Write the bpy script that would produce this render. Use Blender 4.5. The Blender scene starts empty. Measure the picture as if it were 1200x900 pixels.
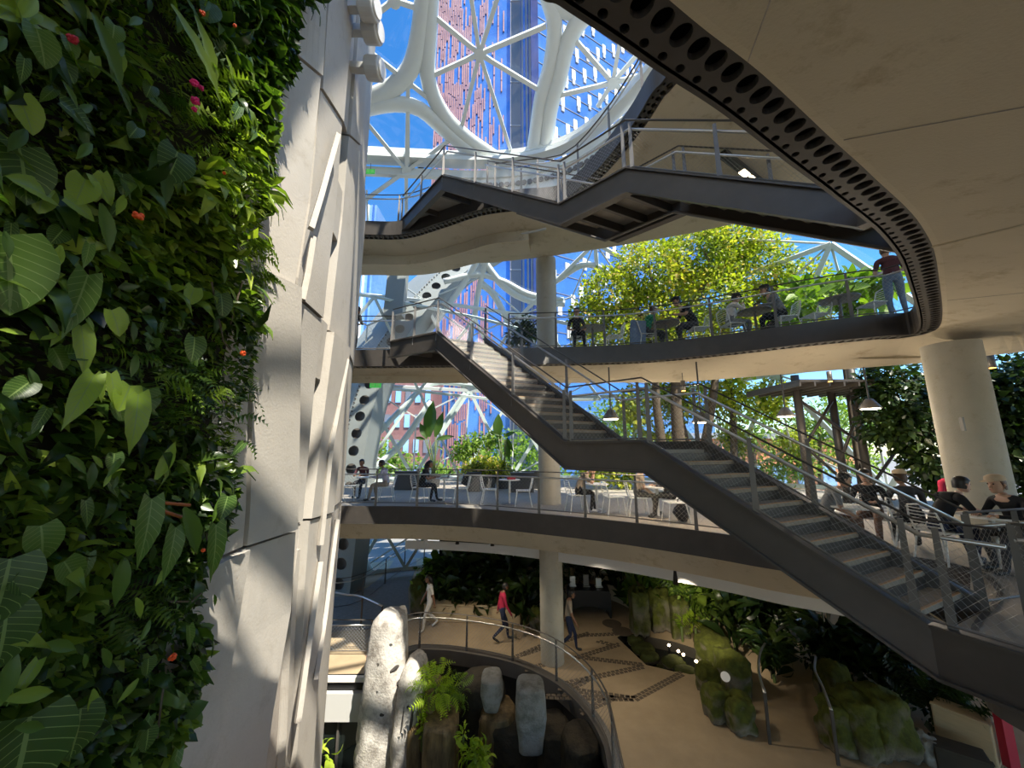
import bpy, bmesh, math, random
import numpy as np
from mathutils import Vector, Matrix, noise

S = bpy.context.scene
COL = S.collection
R = math.radians
PI = math.pi
random.seed(7)
rng = np.random.default_rng(11)

# ------------------------------------------------------------------ camera, sky, sun, exposure
F, PITCH, EYE = 430.0, R(9.9), 6.1            # focal length in pixels of a 1200-wide frame, tilt, eye height
cam_data = bpy.data.cameras.new('camera')
cam_data.sensor_fit = 'HORIZONTAL'
cam_data.sensor_width = 36.0
cam_data.lens = F * 36.0 / 1200.0
cam_data.clip_start = 0.05
cam_data.clip_end = 600
cam = bpy.data.objects.new('camera', cam_data)
COL.objects.link(cam)
cam.location = (0, 0, EYE)
cam.rotation_euler = (R(90) + PITCH, 0, 0)
S.camera = cam

world = bpy.data.worlds.new('sky')
S.world = world
world.use_nodes = True
wn = world.node_tree
bg = wn.nodes['Background']
sky = wn.nodes.new('ShaderNodeTexSky')
sky.sky_type = 'NISHITA'
sky.sun_disc = False
sky.sun_elevation = R(60)
sky.sun_rotation = R(150)
sky.altitude = 300
sky.air_density = 1.0
sky.dust_density = 0.2
sky.ozone_density = 4.0
hs = wn.nodes.new('ShaderNodeHueSaturation'); hs.inputs['Saturation'].default_value = 1.28
wn.links.new(sky.outputs[0], hs.inputs['Color']); wn.links.new(hs.outputs[0], bg.inputs[0])
bg.inputs[1].default_value = 0.24

SUN_DIR = Vector((-0.33, 0.43, -0.85)).normalized()      # the way the light travels
sd = bpy.data.lights.new('sun', 'SUN')
sd.energy = 7.5
sd.angle = R(0.53)
sd.color = (1.0, 0.93, 0.80)
sun = bpy.data.objects.new('sun', sd)
COL.objects.link(sun)
sun.rotation_euler = SUN_DIR.to_track_quat('-Z', 'Y').to_euler()

S.view_settings.view_transform = 'Standard'
S.view_settings.look = 'None'
S.view_settings.gamma = 1.0
S.view_settings.use_curve_mapping = False
S.view_settings.exposure = 0.55
S.render.film_transparent = False
try:
    S.cycles.max_bounces = 8
    S.cycles.transparent_max_bounces = 24
    S.cycles.use_denoising = True
except Exception:
    pass

# ------------------------------------------------------------------ sight lines -> points on real surfaces
CO, SI = math.cos(PITCH), math.sin(PITCH)
def ray(px, py):
    a, b = (px - 600) / F, (450 - py) / F
    return np.array([a, CO - b * SI, SI + b * CO])
def at_z(px, py, z):
    r = ray(px, py)
    return np.array([0, 0, EYE]) + r * ((z - EYE) / r[2])
def at_y(px, py, Y):
    r = ray(px, py)
    return np.array([0, 0, EYE]) + r * (Y / r[1])
def at_sph(px, py, c, rad):
    r = ray(px, py); r = r / np.linalg.norm(r)
    o = np.array([0, 0, EYE]) - np.array(c)
    b = r @ o; q = b * b - (o @ o - rad * rad)
    return np.array([0, 0, EYE]) + r * (-b + math.sqrt(max(q, 0)))

# ------------------------------------------------------------------ materials
MATS = {}
def mat(name, col, rough=0.6, metal=0.0, spec=0.5, var=0.0, scale=8.0, bump=0.0, bscale=40.0, emit=None, col2=None,
        stretch=None, clear=0.0):
    m = bpy.data.materials.new(name); m.use_nodes = True
    nt = m.node_tree; b = nt.nodes['Principled BSDF']
    b.inputs['Base Color'].default_value = (*col, 1)
    b.inputs['Roughness'].default_value = rough
    b.inputs['Metallic'].default_value = metal
    b.inputs['Specular IOR Level'].default_value = spec
    if var or col2:
        tc = nt.nodes.new('ShaderNodeTexCoord')
        mp = nt.nodes.new('ShaderNodeMapping')
        if stretch: mp.inputs['Scale'].default_value = stretch
        nt.links.new(tc.outputs['Object'], mp.inputs[0])
        n = nt.nodes.new('ShaderNodeTexNoise'); n.inputs['Scale'].default_value = scale
        n.inputs['Detail'].default_value = 6; n.inputs['Roughness'].default_value = 0.65
        nt.links.new(mp.outputs[0], n.inputs['Vector'])
        r = nt.nodes.new('ShaderNodeValToRGB')
        r.color_ramp.elements[0].position = 0.3; r.color_ramp.elements[1].position = 0.7
        c2 = col2 or tuple(min(1, c * (1 + var)) for c in col)
        c1 = col if col2 else tuple(c * (1 - var) for c in col)
        r.color_ramp.elements[0].color = (*c1, 1); r.color_ramp.elements[1].color = (*c2, 1)
        nt.links.new(n.outputs['Fac'], r.inputs[0]); nt.links.new(r.outputs[0], b.inputs['Base Color'])
        if bump:
            n2 = nt.nodes.new('ShaderNodeTexNoise'); n2.inputs['Scale'].default_value = bscale; n2.inputs['Detail'].default_value = 4
            nt.links.new(mp.outputs[0], n2.inputs['Vector'])
            bp = nt.nodes.new('ShaderNodeBump'); bp.inputs['Strength'].default_value = bump; bp.inputs['Distance'].default_value = 0.03
            nt.links.new(n2.outputs['Fac'], bp.inputs['Height']); nt.links.new(bp.outputs[0], b.inputs['Normal'])
    if emit:
        b.inputs['Emission Color'].default_value = (*emit[0], 1)
        b.inputs['Emission Strength'].default_value = emit[1]
    MATS[name] = m
    return m

def concrete(name, col, stain, big=0.35, rough=0.85):
    """warm in-situ concrete: cloudy tone, dark stains, fine pitting"""
    m = bpy.data.materials.new(name); m.use_nodes = True
    nt = m.node_tree; b = nt.nodes['Principled BSDF']; b.inputs['Roughness'].default_value = rough
    b.inputs['Specular IOR Level'].default_value = 0.25
    tc = nt.nodes.new('ShaderNodeTexCoord')
    n1 = nt.nodes.new('ShaderNodeTexNoise'); n1.inputs['Scale'].default_value = big; n1.inputs['Detail'].default_value = 8; n1.inputs['Roughness'].default_value = 0.6
    n2 = nt.nodes.new('ShaderNodeTexNoise'); n2.inputs['Scale'].default_value = big * 7; n2.inputs['Detail'].default_value = 8; n2.inputs['Roughness'].default_value = 0.75
    n3 = nt.nodes.new('ShaderNodeTexNoise'); n3.inputs['Scale'].default_value = 45; n3.inputs['Detail'].default_value = 3
    for n in (n1, n2, n3): nt.links.new(tc.outputs['Object'], n.inputs['Vector'])
    r1 = nt.nodes.new('ShaderNodeValToRGB')
    r1.color_ramp.elements[0].position = 0.32; r1.color_ramp.elements[1].position = 0.68
    r1.color_ramp.elements[0].color = (*[c * 0.86 for c in col], 1); r1.color_ramp.elements[1].color = (*[c * 1.1 for c in col], 1)
    nt.links.new(n1.outputs['Fac'], r1.inputs[0])
    r2 = nt.nodes.new('ShaderNodeValToRGB')
    r2.color_ramp.elements[0].position = 0.30; r2.color_ramp.elements[1].position = 0.46
    r2.color_ramp.elements[0].color = (*stain, 1); r2.color_ramp.elements[1].color = (1, 1, 1, 1)
    nt.links.new(n2.outputs['Fac'], r2.inputs[0])
    mx = nt.nodes.new('ShaderNodeMixRGB'); mx.blend_type = 'MULTIPLY'; mx.inputs[0].default_value = 0.7
    nt.links.new(r1.outputs[0], mx.inputs[1]); nt.links.new(r2.outputs[0], mx.inputs[2])
    nt.links.new(mx.outputs[0], b.inputs['Base Color'])
    bp = nt.nodes.new('ShaderNodeBump'); bp.inputs['Strength'].default_value = 0.25; bp.inputs['Distance'].default_value = 0.01
    nt.links.new(n3.outputs['Fac'], bp.inputs['Height']); nt.links.new(bp.outputs[0], b.inputs['Normal'])
    MATS[name] = m
    return m

def leafmat(name, stops, rough=0.38, trans=0.35, veins=None):
    """leaf: colour by the per-leaf 'tint' attribute, some light passes through"""
    m = bpy.data.materials.new(name); m.use_nodes = True
    nt = m.node_tree; b = nt.nodes['Principled BSDF']; out = nt.nodes['Material Output']
    b.inputs['Roughness'].default_value = rough; b.inputs['Specular IOR Level'].default_value = 0.45
    at = nt.nodes.new('ShaderNodeAttribute'); at.attribute_name = 'tint'
    r = nt.nodes.new('ShaderNodeValToRGB')
    while len(r.color_ramp.elements) < len(stops): r.color_ramp.elements.new(0.5)
    for e, (p, c) in zip(r.color_ramp.elements, stops):
        e.position = p; e.color = (*c, 1)
    nt.links.new(at.outputs['Fac'], r.inputs[0])
    src = r.outputs[0]
    if veins:
        uv = nt.nodes.new('ShaderNodeUVMap')
        sp = nt.nodes.new('ShaderNodeSeparateXYZ'); nt.links.new(uv.outputs[0], sp.inputs[0])
        ab = nt.nodes.new('ShaderNodeMath'); ab.operation = 'ABSOLUTE'; nt.links.new(sp.outputs[0], ab.inputs[0])
        # side veins: fract(v*9 - |u|*2.2) ; midrib: |u| small
        mu = nt.nodes.new('ShaderNodeMath'); mu.operation = 'MULTIPLY'; mu.inputs[1].default_value = 9.0; nt.links.new(sp.outputs[1], mu.inputs[0])
        mv = nt.nodes.new('ShaderNodeMath'); mv.operation = 'MULTIPLY_ADD'; mv.inputs[1].default_value = -2.2
        nt.links.new(ab.outputs[0], mv.inputs[0]); nt.links.new(mu.outputs[0], mv.inputs[2])
        fr = nt.nodes.new('ShaderNodeMath'); fr.operation = 'FRACT'; nt.links.new(mv.outputs[0], fr.inputs[0])
        l1 = nt.nodes.new('ShaderNodeMath'); l1.operation = 'LESS_THAN'; l1.inputs[1].default_value = 0.09; nt.links.new(fr.outputs[0], l1.inputs[0])
        l2 = nt.nodes.new('ShaderNodeMath'); l2.operation = 'LESS_THAN'; l2.inputs[1].default_value = 0.06; nt.links.new(ab.outputs[0], l2.inputs[0])
        mxx = nt.nodes.new('ShaderNodeMath'); mxx.operation = 'MAXIMUM'; nt.links.new(l1.outputs[0], mxx.inputs[0]); nt.links.new(l2.outputs[0], mxx.inputs[1])
        mc = nt.nodes.new('ShaderNodeMixRGB'); nt.links.new(mxx.outputs[0], mc.inputs[0]); nt.links.new(src, mc.inputs[1])
        mc.inputs[2].default_value = (*veins, 1)
        src = mc.outputs[0]
    nt.links.new(src, b.inputs['Base Color'])
    t = nt.nodes.new('ShaderNodeBsdfTranslucent')
    br = nt.nodes.new('ShaderNodeMixRGB'); br.blend_type = 'MULTIPLY'; br.inputs[0].default_value = 1
    br.inputs[2].default_value = (1.5, 1.7, 0.5, 1)
    nt.links.new(src, br.inputs[1]); nt.links.new(br.outputs[0], t.inputs[0])
    ms = nt.nodes.new('ShaderNodeMixShader'); ms.inputs[0].default_value = trans
    nt.links.new(b.outputs[0], ms.inputs[1]); nt.links.new(t.outputs[0], ms.inputs[2]); nt.links.new(ms.outputs[0], out.inputs[0])
    MATS[name] = m
    return m

def glassmat(name, tint, gloss=0.06, rough=0.02, gcol=(1, 1, 1)):
    m = bpy.data.materials.new(name); m.use_nodes = True
    nt = m.node_tree; out = nt.nodes['Material Output']; nt.nodes.remove(nt.nodes['Principled BSDF'])
    t = nt.nodes.new('ShaderNodeBsdfTransparent'); t.inputs[0].default_value = (*tint, 1)
    g = nt.nodes.new('ShaderNodeBsdfGlossy'); g.inputs['Roughness'].default_value = rough; g.inputs[0].default_value = (*gcol, 1)
    ms = nt.nodes.new('ShaderNodeMixShader'); ms.inputs[0].default_value = gloss
    nt.links.new(t.outputs[0], ms.inputs[1]); nt.links.new(g.outputs[0], ms.inputs[2]); nt.links.new(ms.outputs[0], out.inputs[0])
    MATS[name] = m
    return m

concrete('soffit', (0.60, 0.515, 0.37), (0.62, 0.56, 0.46), 0.30)
concrete('column', (0.46, 0.42, 0.34), (0.80, 0.76, 0.70), 0.9)
concrete('tower', (0.47, 0.43, 0.38), (0.80, 0.77, 0.73), 0.5)
concrete('tower_rough', (0.42, 0.37, 0.32), (0.75, 0.7, 0.65), 4.0)
mat('dark_steel', (0.078, 0.068, 0.060), 0.42, 0.25, 0.5, var=0.12, scale=3)
mat('grey_steel', (0.16, 0.145, 0.13), 0.45, 0.3, 0.5, var=0.1, scale=3)
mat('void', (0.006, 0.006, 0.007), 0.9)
mat('stainless', (0.62, 0.61, 0.59), 0.28, 0.9)
mat('wire', (0.42, 0.40, 0.37), 0.4, 0.5)
mat('white_steel', (0.68, 0.71, 0.69), 0.45, 0.0, 0.5, var=0.03, scale=1)
mat('pale_green_steel', (0.60, 0.69, 0.66), 0.45, 0.0, 0.5, var=0.04, scale=1)
mat('arch_steel', (0.23, 0.25, 0.24), 0.45, var=0.05, scale=1)
mat('white_paint', (0.62, 0.61, 0.59), 0.5)
mat('chair_white', (0.80, 0.79, 0.75), 0.4)
mat('tread', (0.30, 0.25, 0.19), 0.8, var=0.18, scale=14)
mat('tread_edge', (0.50, 0.28, 0.13), 0.7)
mat('deck', (0.30, 0.27, 0.23), 0.8, var=0.10, scale=6)
mat('floor_tan', (0.42, 0.32, 0.20), 0.75, var=0.16, scale=0.9, bump=0.08, bscale=120)
mat('path_grey', (0.26, 0.245, 0.225), 0.8, var=0.15, scale=10)
mat('inlay', (0.13, 0.10, 0.07), 0.8, var=0.2, scale=20)
mat('soil', (0.02, 0.016, 0.011), 0.95, var=0.3, scale=12)
mat('pebble', (0.035, 0.033, 0.03), 0.5, var=0.4, scale=25)
mat('water', (0.012, 0.016, 0.015), 0.05, 0.0, 0.6)
mat('ply', (0.56, 0.44, 0.27), 0.6, var=0.08, scale=3, stretch=(1, 1, 8))
mat('black_box', (0.010, 0.010, 0.011), 0.35)
mat('bark', (0.10, 0.075, 0.05), 0.9, var=0.35, scale=9, bump=0.4, bscale=30)
mat('stem', (0.09, 0.13, 0.035), 0.6)
mat('red_stem', (0.36, 0.10, 0.03), 0.5)
mat('stump', (0.17, 0.115, 0.05), 0.55, var=0.6, scale=3, bump=0.5, bscale=14, stretch=(3, 3, 0.6))
mat('outside_paving', (0.24, 0.235, 0.22), 0.9, var=0.1, scale=0.4)
mat('dark_wall', (0.05, 0.045, 0.035), 0.9, var=0.2, scale=2)
mat('lamp_glow', (1, 0.8, 0.5), 0.4, emit=((1.0, 0.80, 0.52), 14.0))
mat('amber_glow', (1, 0.55, 0.15), 0.4, emit=((1.0, 0.45, 0.08), 5.0))
mat('exit_green', (0.02, 0.16, 0.03), 0.5, emit=((0.05, 0.5, 0.08), 0.5))
mat('exit_pale', (0.10, 0.34, 0.10), 0.5, emit=((0.12, 0.5, 0.1), 0.4))
mat('sign_white', (0.85, 0.82, 0.78), 0.5)
mat('flower_pink', (0.75, 0.02, 0.16), 0.5)
mat('flower_orange', (0.80, 0.10, 0.015), 0.5)
mat('red', (0.42, 0.015, 0.035), 0.6)
mat('pot', (0.06, 0.06, 0.06), 0.6)

def rockmat(name, base, dark, moss=None, lo=0.25, hi=0.6, crack=True):
    """stone, with moss where the surface looks up"""
    m = bpy.data.materials.new(name); m.use_nodes = True
    nt = m.node_tree; b = nt.nodes['Principled BSDF']; b.inputs['Roughness'].default_value = 0.85
    b.inputs['Specular IOR Level'].default_value = 0.3
    tc = nt.nodes.new('ShaderNodeTexCoord')
    n = nt.nodes.new('ShaderNodeTexNoise'); n.inputs['Scale'].default_value = 3.2; n.inputs['Detail'].default_value = 9; n.inputs['Roughness'].default_value = 0.7
    nt.links.new(tc.outputs['Object'], n.inputs['Vector'])
    r = nt.nodes.new('ShaderNodeValToRGB'); r.color_ramp.elements[0].position = 0.34; r.color_ramp.elements[1].position = 0.55
    r.color_ramp.elements[0].color = (*dark, 1); r.color_ramp.elements[1].color = (*base, 1)
    nt.links.new(n.outputs['Fac'], r.inputs[0]); src = r.outputs[0]
    if moss:
        g = nt.nodes.new('ShaderNodeNewGeometry'); sp = nt.nodes.new('ShaderNodeSeparateXYZ'); nt.links.new(g.outputs['Normal'], sp.inputs[0])
        ad = nt.nodes.new('ShaderNodeMath'); ad.operation = 'MULTIPLY_ADD'; ad.inputs[1].default_value = 0.9
        nt.links.new(n.outputs['Fac'], ad.inputs[0]); nt.links.new(sp.outputs[2], ad.inputs[2])
        rr = nt.nodes.new('ShaderNodeMapRange'); rr.inputs['From Min'].default_value = lo; rr.inputs['From Max'].default_value = hi
        nt.links.new(ad.outputs[0], rr.inputs['Value'])
        n4 = nt.nodes.new('ShaderNodeTexNoise'); n4.inputs['Scale'].default_value = 7; nt.links.new(tc.outputs['Object'], n4.inputs['Vector'])
        r4 = nt.nodes.new('ShaderNodeValToRGB'); r4.color_ramp.elements[0].position = 0.35; r4.color_ramp.elements[1].position = 0.65
        r4.color_ramp.elements[0].color = (*[c * 0.55 for c in moss], 1); r4.color_ramp.elements[1].color = (*moss, 1)
        nt.links.new(n4.outputs['Fac'], r4.inputs[0])
        mx = nt.nodes.new('ShaderNodeMixRGB'); nt.links.new(rr.outputs[0], mx.inputs[0]); nt.links.new(src, mx.inputs[1]); nt.links.new(r4.outputs[0], mx.inputs[2])
        src = mx.outputs[0]
    nt.links.new(src, b.inputs['Base Color'])
    n3 = nt.nodes.new('ShaderNodeTexNoise'); n3.inputs['Scale'].default_value = 22; n3.inputs['Detail'].default_value = 6; nt.links.new(tc.outputs['Object'], n3.inputs['Vector'])
    bp = nt.nodes.new('ShaderNodeBump'); bp.inputs['Strength'].default_value = 0.5; bp.inputs['Distance'].default_value = 0.03
    nt.links.new(n3.outputs['Fac'], bp.inputs['Height']); nt.links.new(bp.outputs[0], b.inputs['Normal'])
    MATS[name] = m
rockmat('pale_rock', (0.60, 0.56, 0.51), (0.27, 0.24, 0.21))
rockmat('grey_rock', (0.30, 0.30, 0.28), (0.15, 0.15, 0.13))
rockmat('mossy_rock', (0.21, 0.19, 0.15), (0.10, 0.09, 0.07), (0.075, 0.088, 0.010), 0.12, 0.55)
rockmat('moss_pad', (0.20, 0.18, 0.14), (0.09, 0.08, 0.06), (0.07, 0.085, 0.02), 0.2, 0.5)
rockmat('wet_rock', (0.055, 0.045, 0.03), (0.02, 0.018, 0.014))

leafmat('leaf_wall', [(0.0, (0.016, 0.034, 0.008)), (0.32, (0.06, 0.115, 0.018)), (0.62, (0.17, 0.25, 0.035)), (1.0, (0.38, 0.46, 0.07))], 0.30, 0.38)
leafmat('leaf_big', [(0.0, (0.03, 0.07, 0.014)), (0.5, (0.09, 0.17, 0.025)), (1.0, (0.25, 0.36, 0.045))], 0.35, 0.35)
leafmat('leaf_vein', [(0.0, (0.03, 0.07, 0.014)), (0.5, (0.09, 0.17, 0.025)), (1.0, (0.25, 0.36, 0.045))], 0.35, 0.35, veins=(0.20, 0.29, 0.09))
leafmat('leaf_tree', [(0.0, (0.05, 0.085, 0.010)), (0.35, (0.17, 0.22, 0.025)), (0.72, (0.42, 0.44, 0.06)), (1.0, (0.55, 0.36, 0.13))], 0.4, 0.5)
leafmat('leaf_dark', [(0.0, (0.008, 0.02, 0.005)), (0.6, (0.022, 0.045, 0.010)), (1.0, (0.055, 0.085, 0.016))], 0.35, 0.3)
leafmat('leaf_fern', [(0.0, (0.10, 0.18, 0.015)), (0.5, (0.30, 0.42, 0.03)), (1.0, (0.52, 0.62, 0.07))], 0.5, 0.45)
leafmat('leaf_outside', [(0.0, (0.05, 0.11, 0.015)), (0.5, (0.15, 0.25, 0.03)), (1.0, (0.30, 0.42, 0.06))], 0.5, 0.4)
glassmat('glass', (0.97, 0.985, 0.985), 0.035)
glassmat('glass_low', (0.80, 0.88, 0.88), 0.10)
MATS['glass_tower'] = mat('glass_tower', (0.06, 0.16, 0.42), 0.12, 0.4, 0.6, col2=(0.10, 0.26, 0.62), scale=0.15)
mat('glass_tower_pale', (0.20, 0.38, 0.66), 0.15, 0.3, 0.6, col2=(0.34, 0.52, 0.75), scale=0.3)
mat('pink_strip', (0.40, 0.20, 0.20), 0.6, col2=(0.22, 0.10, 0.11), scale=0.5)
mat('grey_strip', (0.30, 0.31, 0.34), 0.6)
mat('orange_strip', (0.62, 0.25, 0.12), 0.6)
mat('muted_red', (0.22, 0.10, 0.09), 0.7, var=0.2, scale=0.3)
mat('tower_white', (0.85, 0.80, 0.72), 0.5)
mat('tower_grey', (0.14, 0.15, 0.18), 0.6)

# ------------------------------------------------------------------ mesh helpers
ORG = {}
def V(*a): return np.array(a, float)
def unit(v):
    n = np.linalg.norm(v)
    return v / n if n > 1e-9 else v
class MB:
    """collects shapes, becomes ONE mesh object"""
    def __init__(self): self.v = []; self.f = []; self.m = []
    def add(self, vs, fs, mi=0):
        o = len(self.v); self.v.extend([tuple(map(float, p)) for p in vs])
        self.f.extend([tuple(i + o for i in f) for f in fs]); self.m.extend([mi] * len(fs))
        return self
    def box(self, c, s, rz=0, mi=0, taper=1.0):
        x, y, z = s[0] / 2, s[1] / 2, s[2] / 2; cr, sr = math.cos(rz), math.sin(rz)
        vs = []
        for dz in (-z, z):
            k = taper if dz > 0 else 1
            for dx, dy in ((-x, -y), (x, -y), (x, y), (-x, y)):
                dx *= k; dy *= k
                vs.append((c[0] + dx * cr - dy * sr, c[1] + dx * sr + dy * cr, c[2] + dz))
        return self.add(vs, [(3, 2, 1, 0), (4, 5, 6, 7), (0, 1, 5, 4), (1, 2, 6, 5), (2, 3, 7, 6), (3, 0, 4, 7)], mi)
    def bar(self, a, b, w, h, up=(0, 0, 1), mi=0, w2=None, h2=None):
        a = np.array(a, float); b = np.array(b, float); d = unit(b - a); u = np.array(up, float)
        s = np.cross(d, u)
        if np.linalg.norm(s) < 1e-4: s = np.cross(d, V(0, 1, 0))
        s = unit(s); u = np.cross(s, d)
        vs = []
        for p, ww, hh in ((a, w, h), (b, w2 or w, h2 or h)):
            for i, j in ((-1, -1), (1, -1), (1, 1), (-1, 1)): vs.append(p + s * i * ww / 2 + u * j * hh / 2)
        return self.add(vs, [(3, 2, 1, 0), (4, 5, 6, 7), (0, 1, 5, 4), (1, 2, 6, 5), (2, 3, 7, 6), (3, 0, 4, 7)], mi)
    def tube(self, path, r, n=6, mi=0, cap=True, squash=1.0):
        path = [np.array(p, float) for p in path]; k = len(path)
        rs = [r] * k if np.isscalar(r) else list(r)
        d0 = unit(path[1] - path[0]); ref = V(0, 0, 1) if abs(d0[2]) < 0.9 else V(1, 0, 0)
        s = unit(np.cross(d0, ref)); vs = []
        for i, p in enumerate(path):
            d = unit((path[min(i + 1, k - 1)] - path[max(i - 1, 0)]))
            s = unit(s - d * (s @ d)); u = np.cross(s, d)
            for j in range(n):
                a = 2 * PI * j / n; vs.append(p + (s * math.cos(a) + u * math.sin(a) * squash) * rs[i])
        fs = [(i * n + j, i * n + (j + 1) % n, (i + 1) * n + (j + 1) % n, (i + 1) * n + j) for i in range(k - 1) for j in range(n)]
        if cap: fs += [tuple(range(n))[::-1], tuple((k - 1) * n + j for j in range(n))]
        return self.add(vs, fs, mi)
    def lathe(self, prof, n=16, c=(0, 0, 0), mi=0):
        k = len(prof)
        vs = [(c[0] + r * math.cos(2 * PI * j / n), c[1] + r * math.sin(2 * PI * j / n), c[2] + z) for r, z in prof for j in range(n)]
        fs = [(i * n + j, i * n + (j + 1) % n, (i + 1) * n + (j + 1) % n, (i + 1) * n + j) for i in range(k - 1) for j in range(n)]
        fs += [tuple(range(n))[::-1], tuple((k - 1) * n + j for j in range(n))]
        return self.add(vs, fs, mi)
    def prism(self, poly, z0, z1, mi=0):
        n = len(poly)
        vs = [(p[0], p[1], z0) for p in poly] + [(p[0], p[1], z1) for p in poly]
        fs = [tuple(range(n))[::-1], tuple(range(n, 2 * n))] + [(i, (i + 1) % n, (i + 1) % n + n, i + n) for i in range(n)]
        return self.add(vs, fs, mi)
    def strip(self, A, B, mi=0):
        n = len(A); return self.add(list(A) + list(B), [(i, i + 1, n + i + 1, n + i) for i in range(n - 1)], mi)
    def ico(self, c, r, sub=1, sc=(1, 1, 1), mi=0, jit=0.0, freq=1.5, seed=0, M=None):
        bm = bmesh.new(); bmesh.ops.create_icosphere(bm, subdivisions=sub, radius=1.0)
        vs = []
        for v in bm.verts:
            p = v.co.copy()
            if jit: p = p * (1 + jit * noise.noise(Vector((p.x * freq + seed * 7.1, p.y * freq + seed * 3.3, p.z * freq))))
            p = Vector((p.x * sc[0] * r, p.y * sc[1] * r, p.z * sc[2] * r))
            if M is not None: p = M @ p
            vs.append((c[0] + p.x, c[1] + p.y, c[2] + p.z))
        fs = [tuple(v.index for v in f.verts) for f in bm.faces]; bm.free()
        return self.add(vs, fs, mi)
    def build(self, name, mats, parent=None, smooth=False, world=True, kind=None, bevel=0):
        me = bpy.data.meshes.new(name)
        vs = np.array(self.v, float).reshape(-1, 3)
        if parent is not None and world: vs = vs - ORG.get(parent.name, np.zeros(3))
        me.from_pydata(vs.tolist(), [], self.f)
        for m in ([mats] if isinstance(mats, str) else mats): me.materials.append(MATS[m])
        if len(me.materials) > 1: me.polygons.foreach_set('material_index', self.m)
        if smooth: me.polygons.foreach_set('use_smooth', [True] * len(me.polygons))
        me.update()
        o = bpy.data.objects.new(name, me); COL.objects.link(o)
        if parent is not None:
            o.parent = parent; ORG[o.name] = ORG.get(parent.name, np.zeros(3)) if world else np.zeros(3)
        if kind: o['kind'] = kind
        if bevel:
            md = o.modifiers.new('bevel', 'BEVEL'); md.width = bevel; md.segments = 2; md.limit_method = 'ANGLE'
        return o

def thing(name, label, cat, loc=(0, 0, 0), rz=0, group=None, kind=None):
    o = bpy.data.objects.new(name, None); COL.objects.link(o); o.empty_display_size = 0.1
    o.location = tuple(map(float, loc)); o.rotation_euler = (0, 0, rz)
    if label: o['label'] = label
    if cat: o['category'] = cat
    if group: o['group'] = group
    if kind: o['kind'] = kind
    ORG[o.name] = np.array(loc, float)
    return o
def tag(o, label, cat, group=None):
    o['label'] = label; o['category'] = cat
    if group: o['group'] = group
    return o
def struct(o): o['kind'] = 'structure'; return o
def dup(root, loc, rz=0, label=None, group=None, scale=None):
    r = root.copy(); COL.objects.link(r); r.location = tuple(map(float, loc)); r.rotation_euler = (0, 0, rz)
    if label: r['label'] = label
    if group: r['group'] = group
    if scale: r.scale = scale if not np.isscalar(scale) else (scale,) * 3
    for ch in list(root.children):
        c = ch.copy(); COL.objects.link(c); c.parent = r
        for g in list(ch.children):
            d = g.copy(); COL.objects.link(d); d.parent = c
    return r
def piece(o, parent, loc=(0, 0, 0), rot=(0, 0, 0), name=None, scale=None):
    """another object of the same mesh, a part of parent"""
    c = o.copy(); COL.objects.link(c); c.parent = parent; c.location = tuple(map(float, loc)); c.rotation_euler = rot
    if name: c.name = name
    if scale: c.scale = scale
    return c
def smooth_path(pts, n, closed=False):
    P = [np.array(p, float) for p in pts]; m = len(P); dense = []
    segs = m if closed else m - 1
    for i in range(segs):
        p0 = P[(i - 1) % m] if (closed or i > 0) else 2 * P[0] - P[1]
        p1 = P[i]; p2 = P[(i + 1) % m]
        p3 = P[(i + 2) % m] if (closed or i + 2 < m) else 2 * P[-1] - P[-2]
        for k in range(16):
            t = k / 16
            dense.append(0.5 * ((2 * p1) + (-p0 + p2) * t + (2 * p0 - 5 * p1 + 4 * p2 - p3) * t * t + (-p0 + 3 * p1 - 3 * p2 + p3) * t ** 3))
    dense.append(P[0] if closed else P[-1])
    return resample(dense, n)
def resample(pts, n):
    D = np.array(pts, float); L = np.concatenate([[0], np.cumsum(np.linalg.norm(np.diff(D, axis=0), axis=1))])
    s = np.linspace(0, L[-1], n)
    return np.stack([np.interp(s, L, D[:, k]) for k in range(D.shape[1])], 1)
def left_normals(P):
    d = np.gradient(P[:, :2], axis=0); d /= np.linalg.norm(d, axis=1, keepdims=True) + 1e-9
    return np.stack([-d[:, 1], d[:, 0]], 1)

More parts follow.
